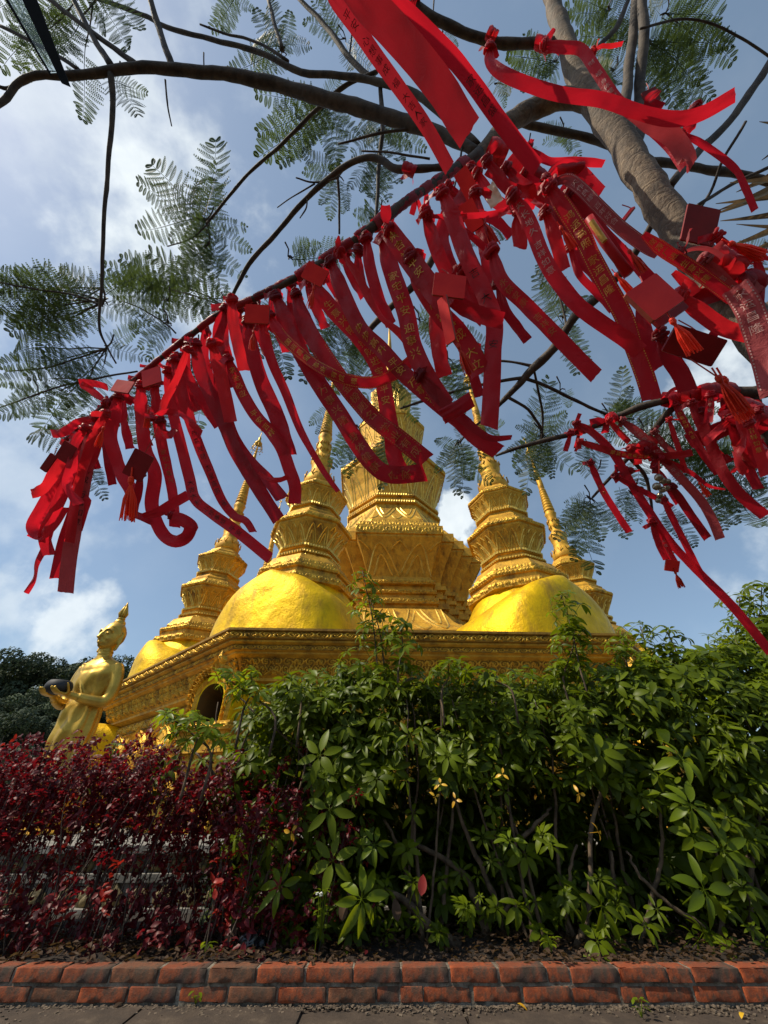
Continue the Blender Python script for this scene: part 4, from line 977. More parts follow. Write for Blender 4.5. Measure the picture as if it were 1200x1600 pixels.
for k, (sx, lab) in enumerate(RSX):
    t_ = thing('red_bush', lab, 'bush', (sx, 3.65, .1), 'red-leaved bushes')
    L = t_.location; top = (1.10, 1.12, 1.16, 1.06, .93, .78)[k]; st = MB(); cnt = 0
    for s_ in range((46, 46, 44, 36, 32, 20)[k]):
        x = sx + rnd.gauss(0, .24); y = rnd.uniform(3.25, 4.1); h = top * rnd.uniform(.72, 1.03) + .08; lean = rnd.gauss(.05, .13)
        P = catmull([Vector((x, y, .07)), Vector((x + lean * .4, y, h * .4)), Vector((x + lean * .8 + rnd.gauss(0, .03), y + rnd.gauss(0, .03), h * .75)), Vector((x + lean + rnd.gauss(0, .03), y, h))], 3)
        st.tube([p - L for p in P], [.004 - .0003 * i for i in range(len(P))], 4, False)
        for q in range(rnd.randint(6, 9)):
            tt = 1 - (q / 9) * rnd.uniform(.5, 1.15)
            if tt < .04: continue
            p = P[max(0, min(len(P) - 1, int(tt * (len(P) - 1) + .5)))] + Vector((rnd.gauss(0, .045), rnd.gauss(0, .045), rnd.gauss(0, .02)))
            bright = rnd.random() < (.03 if p.z > .6 else .25)
            M = leafmat4(p - L, Vector((rnd.gauss(0, .5), rnd.gauss(-.4, .5), 1)), rnd.uniform(0, 6), rnd.uniform(.75, 1.35))
            o = bpy.data.objects.new('leaf_tuft', rnd.choice(RB if bright else RT)); COL.objects.link(o); o.parent = t_; o.matrix_local = M; cnt += 1
    for _ in range(34):
        p = Vector((sx + rnd.gauss(0, .27), rnd.uniform(3.2, 3.6), rnd.uniform(.10, .34))); M = leafmat4(p - L, Vector((rnd.gauss(0, .4), -.5, .8)), rnd.uniform(0, 6), rnd.uniform(.7, 1.3))
        o = bpy.data.objects.new('leaf_tuft', rnd.choice(RB if rnd.random() < .2 else RT)); COL.objects.link(o); o.parent = t_; o.matrix_local = M
    st.build('stems', 'twig_bark', t_, kind='stuff')
# leaf litter on the soil and a few fallen leaves
lm = MB()
for _ in range(5200):
    x = rnd.uniform(-3.4, 4.0); y = rnd.uniform(3.06, 3.9); z = .11 + .05 * noise.noise(Vector((x * 2, y * 2, 0)))
    M = Matrix.Translation((x, y, z + rnd.uniform(0, .02))) @ Matrix.Rotation(rnd.uniform(0, 6.28), 4, 'Z') @ Matrix.Rotation(rnd.uniform(-.6, .6), 4, 'X')
    leaflet(lm, M, rnd.uniform(.02, .055), rnd.uniform(.012, .026), rnd.uniform(-.5, .9), .5, 3)
lm.build('leaf_litter', 'dry_leaf', kind='stuff')
def one_leaf(name, lab, p, L, mat, up=(0, 0, 1), spin=0, wd=.45):
    mb = MB(); leaflet(mb, Matrix.Identity(4), L, L * wd, .5, .3, 6); o = mb.build(name, mat, smooth=True); o.matrix_world = leafmat4(Vector(p), Vector(up), spin, 1)
    o['label'] = lab; o['category'] = 'leaf'; return o
def on_plane(px, py, z=0): r = ray(px, py); return EYE + r * ((z - EYE.z) / r.z)
one_leaf('fallen_leaf', 'yellow fallen leaf on the pavement below the middle of the kerb', on_plane(808, 1568, .012), .05, 'yellow_leaf', spin=2.8)
one_leaf('fallen_leaf', 'yellow fallen leaf on the pavement near the right corner of the picture', on_plane(1160, 1582, .012), .04, 'yellow_leaf', spin=1)
one_leaf('fallen_leaf', 'brown curled leaf on the pavement against the kerb at the left', on_plane(192, 1566, .012), .06, 'dry_leaf', spin=1.4)
for q, (px, py, lab) in enumerate(((1120 * .375, 1398, 'orange-red withered leaf hanging among the red bushes left of the green hedge'), (352 * 1, 1475, 'pale brown withered leaf standing in the soil at the foot of the red bushes'), (658, 1400, 'orange-red leaf hanging in the dark gap beside the leaning trunk'), (535, 1440, 'pink-brown drooping leaf low in front of the soil, left of the leaning trunk'), (622, 1440, 'rust brown drooping leaf right of the pink-brown one, low under the hedge'))):
    one_leaf('withered_leaf', lab, atY(px, py, 3.3), .11, 'bright_red_leaf' if q in (0, 2) else 'dry_leaf', (0, -1, .2), -1.4 + q * .2, .5)
# small weeds
def weed(lab, p, n, h, mat='young_leaf', L=.03):
    t_ = thing('weed', lab, 'weed', p); mb = MB()
    for q in range(n):
        a = rnd.uniform(0, 6.28); r_ = rnd.uniform(.005, .03); top = Vector((r_ * math.cos(a), r_ * math.sin(a), h * rnd.uniform(.4, 1)))
        mb2 = MB(); M = Matrix.Translation(top) @ Matrix.Rotation(a, 4, 'Z') @ Matrix.Rotation(rnd.uniform(-.5, .3), 4, 'Y'); leaflet(mb2, M, L * rnd.uniform(.7, 1.2), L * .5, .5, .2, 4); mb2.build('leaf', mat, t_, smooth=True)
        mb.tube([(0, 0, 0), top], .0012, 3, False)
    mb.build('stem', mat, t_)
weed('small green weed growing at the kerb foot, left part of the picture', on_plane(305, 1570), 8, .05)
weed('small green weed growing from the pavement at the right', on_plane(1003, 1590), 10, .06)
weed('pale green weed on the kerb top at the foot of the bare stems', atY(862, 1488, 3.04), 9, .07, L=.045)
weed('tiny weed on the soil below the red bushes', atY(320, 1488, 3.15), 5, .05, L=.04)
weed('leafy weed on the soil under the hedge, left of its leaning trunk', atY(500, 1470, 3.2), 16, .22, L=.04)
t_ = thing('flower', 'small white flower head on a thin stem under the hedge', 'flower', atY(498, 1396, 3.2)); mb = MB()
for q in range(9): mb.ellipsoid((rnd.gauss(0, .012), rnd.gauss(0, .012), rnd.gauss(0, .008)), (.006, .006, .005), 4, 6)
mb.build('blossom', 'petal_white', t_); mb = MB(); mb.tube([(0, 0, 0), (.01, 0, -.1), (0, .01, -.26)], .0018, 4); mb.build('stem', 'young_leaf', t_)
mb = MB(); mb.ellipsoid((0, 0, 0), (.085, .06, .06), 14, 20); mb.v = [(x + .02 * noise.noise(Vector((x, y, z)) * 30), y + .02 * noise.noise(Vector((x, y, z)) * 30 + Vector((5, 0, 0))), z + .02 * noise.noise(Vector((x, y, z)) * 26)) for x, y, z in mb.v]
bag = mb.build('plastic_bag', 'bag_black', smooth=False, loc=atY(392, 1476, 3.35)); bag['label'] = 'crumpled black plastic bag lying on the soil under the red bushes'; bag['category'] = 'bag'
# ------------------------------------------------------------------ the tree
tree = thing('wishing_tree', 'feathery-leaved tree leaning in from the right, its branches hung with red ribbons', 'tree', (2.2, .9, 0))
TL = tree.location
def limb(name, pts, mat='twig_bark', n=9, wob=.004, sm=5):
    """pts: (px, py, z, radius in px)"""
    P = []
    for i, (x, y, z, r) in enumerate(pts):
        a, b2 = pts[max(0, i - 1)], pts[min(len(pts) - 1, i + 1)]
        p = at(x, y, z); P.append((p.x, p.y, p.z, r * (.64 if name in ('trunk', 'limb') else .94) / spread(x, y, b2[0] - a[0], b2[1] - a[1]) * z / F))
    pos = catmull([Vector(p[:3]) for p in P], sm); rad = catmull([Vector((p[3], 0, 0)) for p in P], sm)
    mb = MB(); q = []
    for i, p in enumerate(pos):
        w_ = wob + rad[i].x * .12
        q.append(p + Vector((noise.noise(p * 9), noise.noise(p * 9 + Vector((7, 0, 0))), noise.noise(p * 9 + Vector((0, 9, 0))))) * w_ - TL)
    rr = [max(.0012, r.x * (1 + .16 * noise.noise(pos[i] * 22))) for i, r in enumerate(rad)]
    mb.tube(q, rr, n); return mb.build(name, mat, tree, smooth=True), pos
tr_pts = [(1420, 780, .98, 80), (1255, 600, 1.05, 70), (1160, 490, 1.15, 60), (1085, 395, 1.28, 54), (1015, 295, 1.42, 49), (960, 205, 1.58, 44), (912, 135, 1.75, 38), (885, 70, 1.9, 28), (860, -10, 2.1, 22), (835, -120, 2.4, 18)]
o, _ = limb('trunk', tr_pts, 'bark', 28, .004, 8)
base = at(1420, 780, .98)
mb = MB(); P = catmull([Vector((2.35, 1.0, -.05)), Vector((2.2, .95, .3)), Vector((1.75, .85, .75)), base], 6); mb.tube([p - TL for p in P], [.19] * 3 + [.14] * 8 + [.095] * 8, 24); mb.build('trunk_base', 'bark', tree, smooth=True)
limb('limb', [(935, 160, 1.68, 34), (880, 155, 1.74, 31), (830, 172, 1.78, 28), (790, 200, 1.76, 24), (762, 228, 1.72, 19), (742, 240, 1.68, 13)], 'bark', 16)
LIMBS = [
 [(-30, 180, 1.75, 7), (5, 158, 1.78, 8), (30, 130, 1.8, 9), (60, 118, 1.8, 9), (110, 118, 1.82, 9.5), (170, 111, 1.84, 11), (240, 105, 1.86, 12), (300, 112, 1.88, 12.5), (360, 118, 1.88, 13), (430, 132, 1.88, 14), (500, 152, 1.86, 15), (570, 172, 1.84, 15.5), (640, 192, 1.8, 15), (700, 214, 1.74, 13), (745, 238, 1.68, 12)],
 [(-20, 128, 1.78, 3), (10, 138, 1.8, 4), (30, 132, 1.8, 5)],
 [(172, 112, 1.84, 6), (176, 165, 1.84, 5), (170, 250, 1.85, 4.5), (164, 330, 1.86, 4), (158, 450, 1.9, 3.2), (155, 500, 1.92, 2.6), (160, 530, 1.94, 2), (182, 568, 1.96, 1.4)],
 [(268, 105, 1.87, 6), (262, 85, 1.88, 5), (248, 42, 1.95, 5), (232, -10, 2.0, 4.5)],
 [(218, 105, 1.86, 5.5), (165, 65, 1.9, 4.5), (110, 25, 1.95, 4), (70, -6, 2.0, 4)],
 [(176, 106, 1.85, 5.5), (150, 65, 1.9, 4.5), (128, 25, 1.95, 4), (112, -8, 2.0, 4)],
 [(122, 108, 1.83, 4), (95, 90, 1.85, 3.6), (60, 70, 1.9, 3.4), (-5, 38, 1.95, 3)],
 [(130, -10, 2.3, 4), (220, 22, 2.25, 4.5), (260, 42, 2.2, 4.5), (330, 62, 2.15, 5), (400, 80, 2.1, 5.5), (470, 112, 2.05, 7), (530, 118, 2.0, 7.5), (590, 128, 1.95, 8), (650, 148, 1.88, 8), (705, 190, 1.8, 9), (745, 228, 1.72, 9)],
 [(462, -8, 2.3, 4), (510, 42, 2.2, 5), (545, 90, 2.1, 5.5), (580, 122, 2.02, 6), (610, 136, 1.95, 6)],
 [(258, 124, 1.87, 1.6), (262, 165, 1.87, 1.4), (268, 197, 1.88, 1)],
 [(312, 38, 2.2, 1.8), (350, 52, 2.2, 2.6), (400, 66, 2.15, 3), (450, 95, 2.08, 3.5)],
 [(318, 82, 1.88, 1.2), (319, 102, 1.88, 1.2)],
 [(420, 0, 2.3, 3), (430, 40, 2.2, 3.5), (442, 78, 2.12, 4)],
 [(594, 130, 1.98, 4), (598, 200, 1.9, 4), (592, 260, 1.86, 3.6), (588, 330, 1.8, 3), (580, 372, 1.75, 2)],
 [(590, 112, 2.0, 5), (550, 128, 2.02, 5), (527, 143, 2.05, 5), (500, 167, 2.1, 4.6), (460, 205, 2.15, 4.2), (433, 233, 2.2, 4), (400, 260, 2.3, 3.6), (370, 293, 2.35, 3.2), (332, 338, 2.4, 2.8), (322, 350, 2.4, 2)],
 [(700, 262, 1.6, 7), (660, 262, 1.62, 7.5), (620, 264, 1.65, 8), (596, 250, 1.68, 7.5), (570, 247, 1.7, 6.5), (535, 262, 1.75, 6), (500, 290, 1.8, 5.5), (465, 325, 1.85, 5), (430, 367, 1.9, 4.5), (395, 405, 1.95, 4.2), (372, 445, 1.98, 3.6), (355, 478, 2.0, 2.5)],
 [(530, 277, 1.76, 2.2), (490, 285, 1.8, 1.8), (462, 278, 1.8, 1.4)], [(492, 287, 1.8, 1.8), (462, 305, 1.8, 1.4), (433, 325, 1.8, 1)], [(480, 310, 1.82, 1.6), (478, 325, 1.82, 1.4), (468, 340, 1.82, 1)],
 [(648, 200, 1.8, 3.6), (600, 207, 1.8, 3.2), (570, 214, 1.8, 2.8), (528, 225, 1.82, 2)],
 [(672, 248, 1.7, 2.4), (620, 240, 1.72, 2.2), (565, 236, 1.74, 1.8)],
 [(528, 275, 1.78, 2.4), (530, 320, 1.8, 2.2), (530, 365, 1.8, 1.8)],
 [(640, 3, 1.9, 11), (680, 30, 1.9, 11.5), (735, 54, 1.92, 12), (790, 68, 1.94, 12), (850, 68, 1.95, 12), (885, 72, 1.94, 13)],
 [(1003, -15, 2.1, 9), (1006, 60, 2.0, 9.5), (999, 130, 1.95, 10), (1000, 205, 1.85, 10), (985, 240, 1.75, 9)],
 [(996, -15, 2.2, 9), (990, 50, 2.1, 8.5), (982, 105, 2.0, 8.5), (977, 160, 1.9, 9), (965, 215, 1.8, 8)],
 [(985, -10, 2.0, 3), (966, 38, 1.95, 4), (935, 72, 1.9, 4), (915, 90, 1.88, 4)],
 [(1000, 45, 1.95, 2.4), (1060, 30, 2.0, 3), (1110, 36, 2.0, 3.2), (1160, 60, 2.0, 3.4), (1205, 92, 2.0, 3.6)],
 [(1215, 80, 1.9, 6), (1180, 132, 1.85, 6), (1140, 190, 1.8, 6), (1090, 238, 1.75, 6.5), (1047, 290, 1.6, 7)],
 [(800, 188, 1.9, 8), (850, 200, 1.95, 9), (915, 214, 2.0, 9), (960, 230, 1.95, 9)],
 [(1010, 250, 1.85, 9), (1060, 258, 1.9, 9), (1110, 266, 1.95, 9), (1170, 275, 2.0, 9), (1215, 290, 2.0, 9)],
 [(1165, 190, 1.7, 2.5), (1130, 250, 1.75, 2.5), (1110, 300, 1.8, 2.5), (1080, 345, 1.8, 2.5)], [(1200, 262, 1.8, 3), (1140, 290, 1.8, 3), (1090, 322, 1.75, 3)],
 [(1050, 290, 1.55, 5), (990, 400, 1.7, 6), (940, 458, 1.8, 6.5), (900, 494, 1.9, 7), (867, 542, 1.98, 7), (833, 576, 2.05, 7), (808, 604, 2.1, 5.5), (783, 629, 2.15, 4), (765, 650, 2.2, 2.5)],
 [(833, 572, 2.05, 3), (808, 567, 2.08, 2.4), (775, 563, 2.12, 2), (740, 566, 2.15, 1.6)],
 [(822, 590, 2.07, 3.4), (780, 596, 2.1, 3), (740, 604, 2.15, 2.6), (670, 623, 2.2, 2.6), (625, 638, 2.25, 2)],
 [(792, 620, 2.12, 3), (825, 640, 2.2, 2.8), (848, 672, 2.25, 2.4)], [(835, 580, 2.05, 2.2), (842, 618, 2.15, 2.2), (848, 650, 2.25, 2), (846, 690, 2.3, 1.6)],
 [(822, 592, 2.07, 3.4), (860, 606, 2.1, 3.2), (900, 626, 2.15, 3), (955, 650, 2.2, 2.4), (990, 655, 2.2, 1.6)],
 [(1215, 600, 1.75, 13), (1185, 612, 1.8, 12), (1124, 614, 1.85, 9), (1069, 618, 1.9, 7), (1013, 632, 1.95, 6), (967, 650, 2.0, 5.4), (908, 673, 2.05, 5), (850, 688, 2.1, 4), (800, 703, 2.15, 3), (775, 712, 2.2, 2)],
 [(1072, 620, 1.9, 6), (1054, 635, 1.92, 6), (1037, 652, 1.95, 5.5), (1013, 682, 2.0, 5), (985, 712, 2.05, 4.4), (955, 745, 2.1, 3), (925, 778, 2.15, 2)],
 [(985, 716, 2.05, 4), (1007, 743, 2.08, 3.6), (1016, 775, 2.1, 3), (1020, 803, 2.1, 2)],
 [(718, 692, 2.2, 1.6), (735, 672, 2.2, 2), (764, 650, 2.2, 2.4)], [(610, 480, 1.9, 6), (597, 495, 1.95, 6), (580, 512, 2.0, 5), (555, 540, 2.05, 2.5)], [(609, 481, 1.9, 6), (630, 462, 1.85, 6), (660, 430, 1.8, 6), (715, 330, 1.75, 7), (742, 245, 1.7, 8)],
 [(885, 515, 1.95, 2), (882, 490, 1.98, 2.2), (872, 455, 2.0, 2), (855, 425, 2.05, 1.4)], [(545, 95, 2.1, 1.8), (550, 50, 2.1, 1.6), (553, 20, 2.1, 1.2)], [(672, 60, 2.0, 1.4), (676, 30, 2.0, 1.2), (678, 0, 2.0, 1.2)], [(724, 210, 1.7, 1.8), (715, 270, 1.7, 1.6), (700, 330, 1.7, 1.4)],
 [(160, 478, 1.94, 2), (120, 462, 1.96, 1.8), (60, 452, 1.98, 1.6), (-10, 440, 2.0, 1.2)], [(166, 545, 1.95, 1.8), (120, 560, 1.97, 1.6), (70, 575, 1.98, 1.4), (10, 580, 2.0, 1)], [(325, 350, 2.42, 2), (300, 372, 2.42, 1.6), (262, 385, 2.42, 1.2)], [(275, 520, 1.95, 1.4), (262, 508, 1.95, 1.4), (220, 482, 1.96, 1.2), (190, 470, 1.96, 1)], [(215, 580, 1.96, 1.6), (160, 590, 1.96, 1.8), (90, 605, 1.98, 1.6), (15, 632, 2.0, 1.2), (-10, 640, 2.0, 1)], [(1180, 610, 1.8, 8), (1190, 660, 1.8, 9), (1205, 720, 1.8, 10)], [(1215, 470, 1.5, 9), (1190, 490, 1.6, 8), (1165, 520, 1.7, 7)],
]
for L in LIMBS: limb('branch', L, 'twig_bark', 10 if max(p[3] for p in L) > 5 else 6, .003)
HANG = [(748, 238, 1.68, 11), (715, 262, 1.60, 9), (675, 288, 1.52, 8), (640, 312, 1.46, 8), (590, 350, 1.42, 9), (540, 385, 1.42, 8), (470, 430, 1.44, 6.5), (400, 465, 1.5, 6), (340, 492, 1.54, 5.5), (270, 545, 1.6, 5), (215, 590, 1.64, 4.5), (150, 645, 1.68, 4), (100, 690, 1.72, 3)]
_, hang_pos = limb('branch', HANG, 'twig_bark', 12, .004)

# feathery compound leaves
def feather(seed, pairs, droop, spread):
    r = random.Random(seed); mb = MB(); ax = []
    for i in range(pairs * 2 + 1):
        t = i / (pairs * 2); ax.append(Vector((t * (1 - .10 * droop * t), .05 * math.sin(t * 3 + seed) * t, -droop * t * t * .35)))
    mb.tube(ax, [.006 - .0045 * i / len(ax) for i in range(len(ax))], 4, False)
    for i in range(pairs):
        t = .10 + .90 * (i + .5) / pairs; k = min(len(ax) - 2, int(t * (len(ax) - 1))); o_ = ax[k]; d = (ax[k + 1] - ax[k]).normalized()
        Lp = .20 * (math.sin(math.pi * min(1, .22 + t * .78)) ** .6) * r.uniform(.85, 1.1) + .02
        for s in (-1, 1):
            if r.random() < .05: continue
            an = math.radians(spread + 22 * (1 - t)) * (1 if s > 0 else 1) * r.uniform(.9, 1.1)
            pd = (d * math.cos(an) + Vector((0, s, 0)) * math.sin(an)).normalized(); dz = r.uniform(.05, .35)
            n = 11
            prev = o_
            for j in range(1, n + 1):
                u = j / n; q = o_ + pd * (Lp * u) + Vector((0, 0, -dz * Lp * u * u)); dd = (q - prev).normalized(); perp = dd.cross(Vector((0, 0, 1))).normalized()
                # rachilla piece and a pair of leaflets
                w_ = .0022; mb.add([prev - perp * w_, prev + perp * w_, q + perp * w_, q - perp * w_], [(0, 1, 2, 3)])
                ll = .030 * math.sin(math.pi * (.12 + .8 * u)) + .004
                for s2 in (-1, 1):
                    ld = (perp * s2 + dd * .55).normalized(); wv = ld.cross(Vector((0, 0, 1))) * .0070; tip = q + ld * ll + Vector((0, 0, -.004))
                    m1 = q + ld * ll * .5
                    mb.add([q, m1 + wv, tip, m1 - wv], [(0, 1, 2, 3)])
                prev = q
    return mb.mesh('leaf', 'feather_leaf')
FE = [feather(s, 13 + s % 4, .2 + .25 * (s % 3), 62 + 5 * (s % 2)) for s in range(7)]
far_mb = MB()
def put_feather(a, b2, z0, z1, tilt=None, far=False):
    p0 = at(*a, z0); p1 = at(*b2, z1); L = (p1 - p0).length; x = (p1 - p0).normalized(); v = (EYE - p0).normalized()
    z = (v - x * v.dot(x)).normalized(); z = -z if rnd.random() < .5 else z
    z = Matrix.Rotation(rnd.uniform(-.65, .65) if tilt is None else tilt, 3, x) @ z; y = z.cross(x)
    M = Matrix((x, y, z)).transposed().to_4x4(); M = Matrix.Translation(p0 - TL) @ M @ Matrix.Scale(L, 4)
    if far:
        me = rnd.choice(FE); k = len(far_mb.v); far_mb.v += [tuple(M @ v.co) for v in me.vertices]; far_mb.f += [tuple(k + q for q in p.vertices) for p in me.polygons]; far_mb.m += [0] * len(me.polygons); return
    o = bpy.data.objects.new('leaf', rnd.choice(FE)); COL.objects.link(o); o.parent = tree; o.matrix_local = M
FR = [  # base, list of tips, depth
 ((108, 15), [(-12, 105), (22, 108), (60, 60)], 2.1), ((145, 5), [(122, 192), (90, 120), (215, 100), (185, 60)], 2.05), ((178, 118), [(213, 172), (228, 140)], 2.0), ((60, -10), [(10, 70), (-20, 30)], 2.1), ((160, -20), [(230, 60), (60, 20)], 2.2),
 ((365, -10), [(330, 45), (345, 60), (400, 30)], 2.4), ((440, 78), [(398, 2), (452, 8), (480, 60), (362, 60), (352, 112), (400, 130)], 2.4), ((505, 165), [(400, 200), (430, 258), (520, 262), (562, 225), (525, 120), (470, 150), (478, 245), (395, 150), (540, 170)], 2.35), ((540, 60), [(500, 0), (470, 20), (560, 110)], 2.5), ((555, 20), [(530, -20), (590, 40), (600, 0)], 2.6),
 ((597, 205), [(555, 175), (640, 235), (628, 270), (550, 240), (645, 200), (665, 235)], 2.3), ((587, 245), [(583, 330), (560, 300), (625, 300), (608, 320), (545, 285)], 2.2), ((530, 275), [(500, 325), (515, 345), (545, 330), (470, 260)], 2.2), ((588, 335), [(550, 360), (545, 330), (610, 345)], 2.1),
 ((322, 345), [(220, 280), (262, 290), (314, 248), (345, 262), (205, 360), (256, 372), (268, 415), (300, 430), (395, 392), (392, 352), (350, 452), (330, 410), (285, 395)], 2.45), ((328, 380), [(385, 440), (350, 470), (270, 450), (300, 460)], 2.4),
 ((350, 478), [(250, 482), (170, 430), (190, 410), (235, 440), (260, 410)], 2.2), ((262, 470), [(172, 442), (180, 420), (160, 432)], 2.2), ((162, 470), [(-15, 418), (-10, 445), (-20, 490), (20, 520), (70, 425), (240, 412), (245, 472), (60, 545), (100, 432)], 2.0), ((160, 450), [(40, 470), (10, 440), (-30, 455), (30, 505), (205, 435)], 2.05), ((162, 475), [(0, 470), (-10, 510), (45, 535), (230, 500)], 2.0),
 ((165, 545), [(-12, 545), (-8, 575), (40, 590), (75, 560), (90, 630), (60, 650), (120, 660), (230, 510), (228, 555)], 2.0), ((135, 595), [(-5, 650), (60, 655), (105, 668), (70, 575), (100, 560), (-15, 600)], 2.0), ((160, 680), [(32, 676), (60, 690)], 2.0), ((60, 615), [(0, 650), (5, 600)], 2.0),
 ((230, 600), [(205, 700), (245, 690), (190, 665), (262, 690)], 1.95), ((140, 720), [(152, 778), (128, 760), (158, 760)], 1.9), ((305, 545), [(330, 640), (315, 680), (345, 625), (290, 640)], 1.95), ((262, 505), [(180, 465), (240, 560), (215, 545), (290, 470), (200, 520)], 1.98),
 ((450, 400), [(505, 385), (560, 400), (530, 415), (480, 380)], 1.9), ((430, 475), [(452, 592), (430, 568), (475, 570), (398, 560), (410, 520), (490, 520)], 1.95), ((530, 500), [(470, 592), (445, 540), (500, 590), (555, 560), (500, 520)], 2.1), ((560, 530), [(480, 560), (540, 600), (590, 600), (520, 620), (600, 560)], 2.15),
 ((625, 590), [(580, 660), (600, 640), (560, 620), (650, 660), (565, 590)], 2.2), ((520, 645), [(495, 680), (545, 672), (480, 660)], 2.2), ((560, 668), [(530, 745), (545, 735), (520, 710)], 2.2), ((600, 680), [(605, 760), (620, 745), (580, 735), (630, 700)], 2.2), ((655, 500), [(700, 545), (680, 560), (640, 545), (700, 500), (720, 520)], 2.1), ((700, 560), [(690, 650), (720, 655), (740, 640), (680, 620)], 2.15), ((760, 540), [(720, 500), (740, 590), (715, 580)], 2.1),
 ((718, 690), [(672, 678), (680, 742), (700, 770), (722, 778), (748, 742), (750, 690), (690, 715), (738, 765), (712, 660)], 2.25), ((762, 655), [(740, 640), (735, 700), (750, 720), (775, 690)], 2.25),
 ((848, 682), [(792, 702), (805, 664), (790, 742), (812, 768), (832, 735), (872, 748), (892, 742), (882, 645), (840, 632), (900, 660), (850, 760), (822, 700), (868, 720)], 2.3), ((950, 652), [(985, 602), (1000, 622), (940, 690), (975, 690), (1005, 640)], 2.2), ((875, 610), [(850, 640), (890, 640)], 2.2), ((700, 470), [(740, 480), (700, 440)], 2.2),
 ((1005, 675), [(960, 622), (1075, 680), (1105, 655), (1060, 712), (1110, 742), (1032, 740), (1000, 762), (970, 722), (950, 680)], 2.15), ((1050, 700), [(1155, 720), (1120, 700), (1100, 760), (1065, 760), (1160, 690)], 2.1), ((1110, 700), [(1200, 730), (1190, 770), (1205, 800), (1150, 790), (1180, 700), (1120, 810)], 2.1), ((1050, 650), [(1120, 640), (1140, 680), (1100, 690)], 2.15), ((930, 740), [(902, 720), (925, 690), (945, 690)], 2.2),
 ((922, 780), [(985, 852), (940, 850), (872, 812), (905, 862), (888, 790), (870, 850), (895, 880)], 2.25), ((985, 770), [(975, 815), (1000, 812), (1012, 780), (965, 790)], 2.15), ((1045, 795), [(1085, 858), (1060, 850), (1078, 820)], 2.1), ((1100, 770), [(1175, 800), (1160, 822), (1130, 830), (1200, 760)], 2.1),
 ((1008, 62), [(1085, 60), (1118, 148), (1062, 172), (1052, 112), (1092, 132), (942, 30), (922, 2), (892, 62), (1150, 60), (1042, 150), (1020, 160), (1115, 92), (950, 62)], 2.3), ((1040, 20), [(1110, 0), (1140, 35), (1075, -10), (1120, 60), (1150, 100), (1000, -10)], 2.4), ((950, 10), [(890, 0), (910, 50), (900, 90), (960, 90), (885, 30)], 2.3), ((870, 95), [(800, 112), (815, 152), (850, 130), (790, 80)], 2.4), ((960, 110), [(930, 90), (940, 150), (985, 150), (900, 120)], 2.2), ((1040, 200), [(1080, 160), (1065, 140), (1100, 180)], 2.2), ((880, 205), [(855, 225), (905, 240), (890, 235), (845, 195)], 2.2),
 ((820, 230), [(790, 230), (840, 260), (800, 262)], 2.2), ((780, 130), [(770, 110), (800, 150), (790, 160)], 2.3), ((765, 360), [(730, 385), (800, 380), (790, 350), (775, 400)], 2.0), ((880, 495), [(862, 450), (900, 450), (898, 560), (905, 585), (850, 440)], 2.15), ((1195, 400), [(1150, 410), (1180, 440), (1160, 380)], 2.0), ((870, 460), [(840, 440), (845, 410), (885, 430)], 2.2), ((690, 55), [(660, 60), (715, 75)], 2.4), ((1165, 790), [(1190, 830), (1140, 812)], 2.1),
]
nf = 0; tw_mb = MB()
for b_, tips, z in FR:
    for tp in tips:
        dz = rnd.uniform(-.12, .18)
        d_ = math.hypot(b_[0] - tp[0], b_[1] - tp[1]); k_ = min(1, rnd.uniform(95, 128) / d_); bx = tp[0] + (b_[0] - tp[0]) * k_ + rnd.uniform(-8, 8); by = tp[1] + (b_[1] - tp[1]) * k_ + rnd.uniform(-8, 8)
        put_feather((bx, by), tp, z, z + dz, far=nf >= 298); nf += 1
        if rnd.random() < .36 and z > 2.0: put_feather((bx + rnd.uniform(-15, 15), by + rnd.uniform(-15, 15)), (tp[0] + rnd.uniform(-30, 30), tp[1] + rnd.uniform(-30, 30)), z + .15, z + .2 + dz, far=True)
        p = at(b_[0], b_[1], z) - TL; q = at(bx, by, z) - TL; tw_mb.tube([p, (p + q) / 2 + Vector((0, 0, .012)), q], [.0042, .0036, .003], 5)
# fine stalks that carry the leaves to the nearest twig are short branches
mb = tw_mb
for b_, tips, z in FR:
    p = at(*b_, z) ; q = at(b_[0] + rnd.uniform(-14, 14), b_[1] - 22, z - .06); mb.tube([q - TL, (p + q) / 2 + Vector((.01, 0, 0)) - TL, p - TL], [.004, .0035, .003], 5)
mb.build('twigs', 'twig_bark', tree, kind='stuff'); far_mb.build('farther_leaves', 'feather_leaf', tree, kind='stuff')

# dried palm blades reaching in at the right edge
palm = thing('dry_palm_fronds', 'withered brown palm blades reaching in from the right edge beside the trunk', 'palm', at(1290, 330, 1.7))
for a, b2, w_ in (((1290, 240), (1118, 330), 10), ((1290, 250), (1100, 340), 7), ((1300, 280), (1118, 318), 9), ((1300, 310), (1125, 345), 9), ((1290, 330), (1160, 395), 12), ((1300, 300), (1130, 388), 10), ((1290, 200), (1186, 190), 12), ((1300, 210), (1150, 300), 14), ((1290, 260), (1140, 285), 10), ((1300, 350), (1150, 350), 7), ((1290, 400), (1160, 420), 6), ((1280, 150), (1190, 250), 8)):
    z0 = rnd.uniform(1.65, 1.8); p0 = at(*a, z0); p1 = at(*b2, z0 + rnd.uniform(-.1, .1)); mb = MB(); ax = (p1 - p0); v = CF; sd = ax.cross(v).normalized(); rows = []
    for i in range(9):
        t = i / 8; hw = w_ * z0 / F * (1 - t ** 1.6) * .9 + .0015; c_ = p0 + ax * t + Vector((0, 0, -.05 * math.sin(t * 3.1))) - palm.location
        rows.append([c_ - sd * hw, c_ + v * hw * .7, c_ + sd * hw])
    mb.grid(rows); mb.build('blade', 'dry_palm', palm, smooth=False)

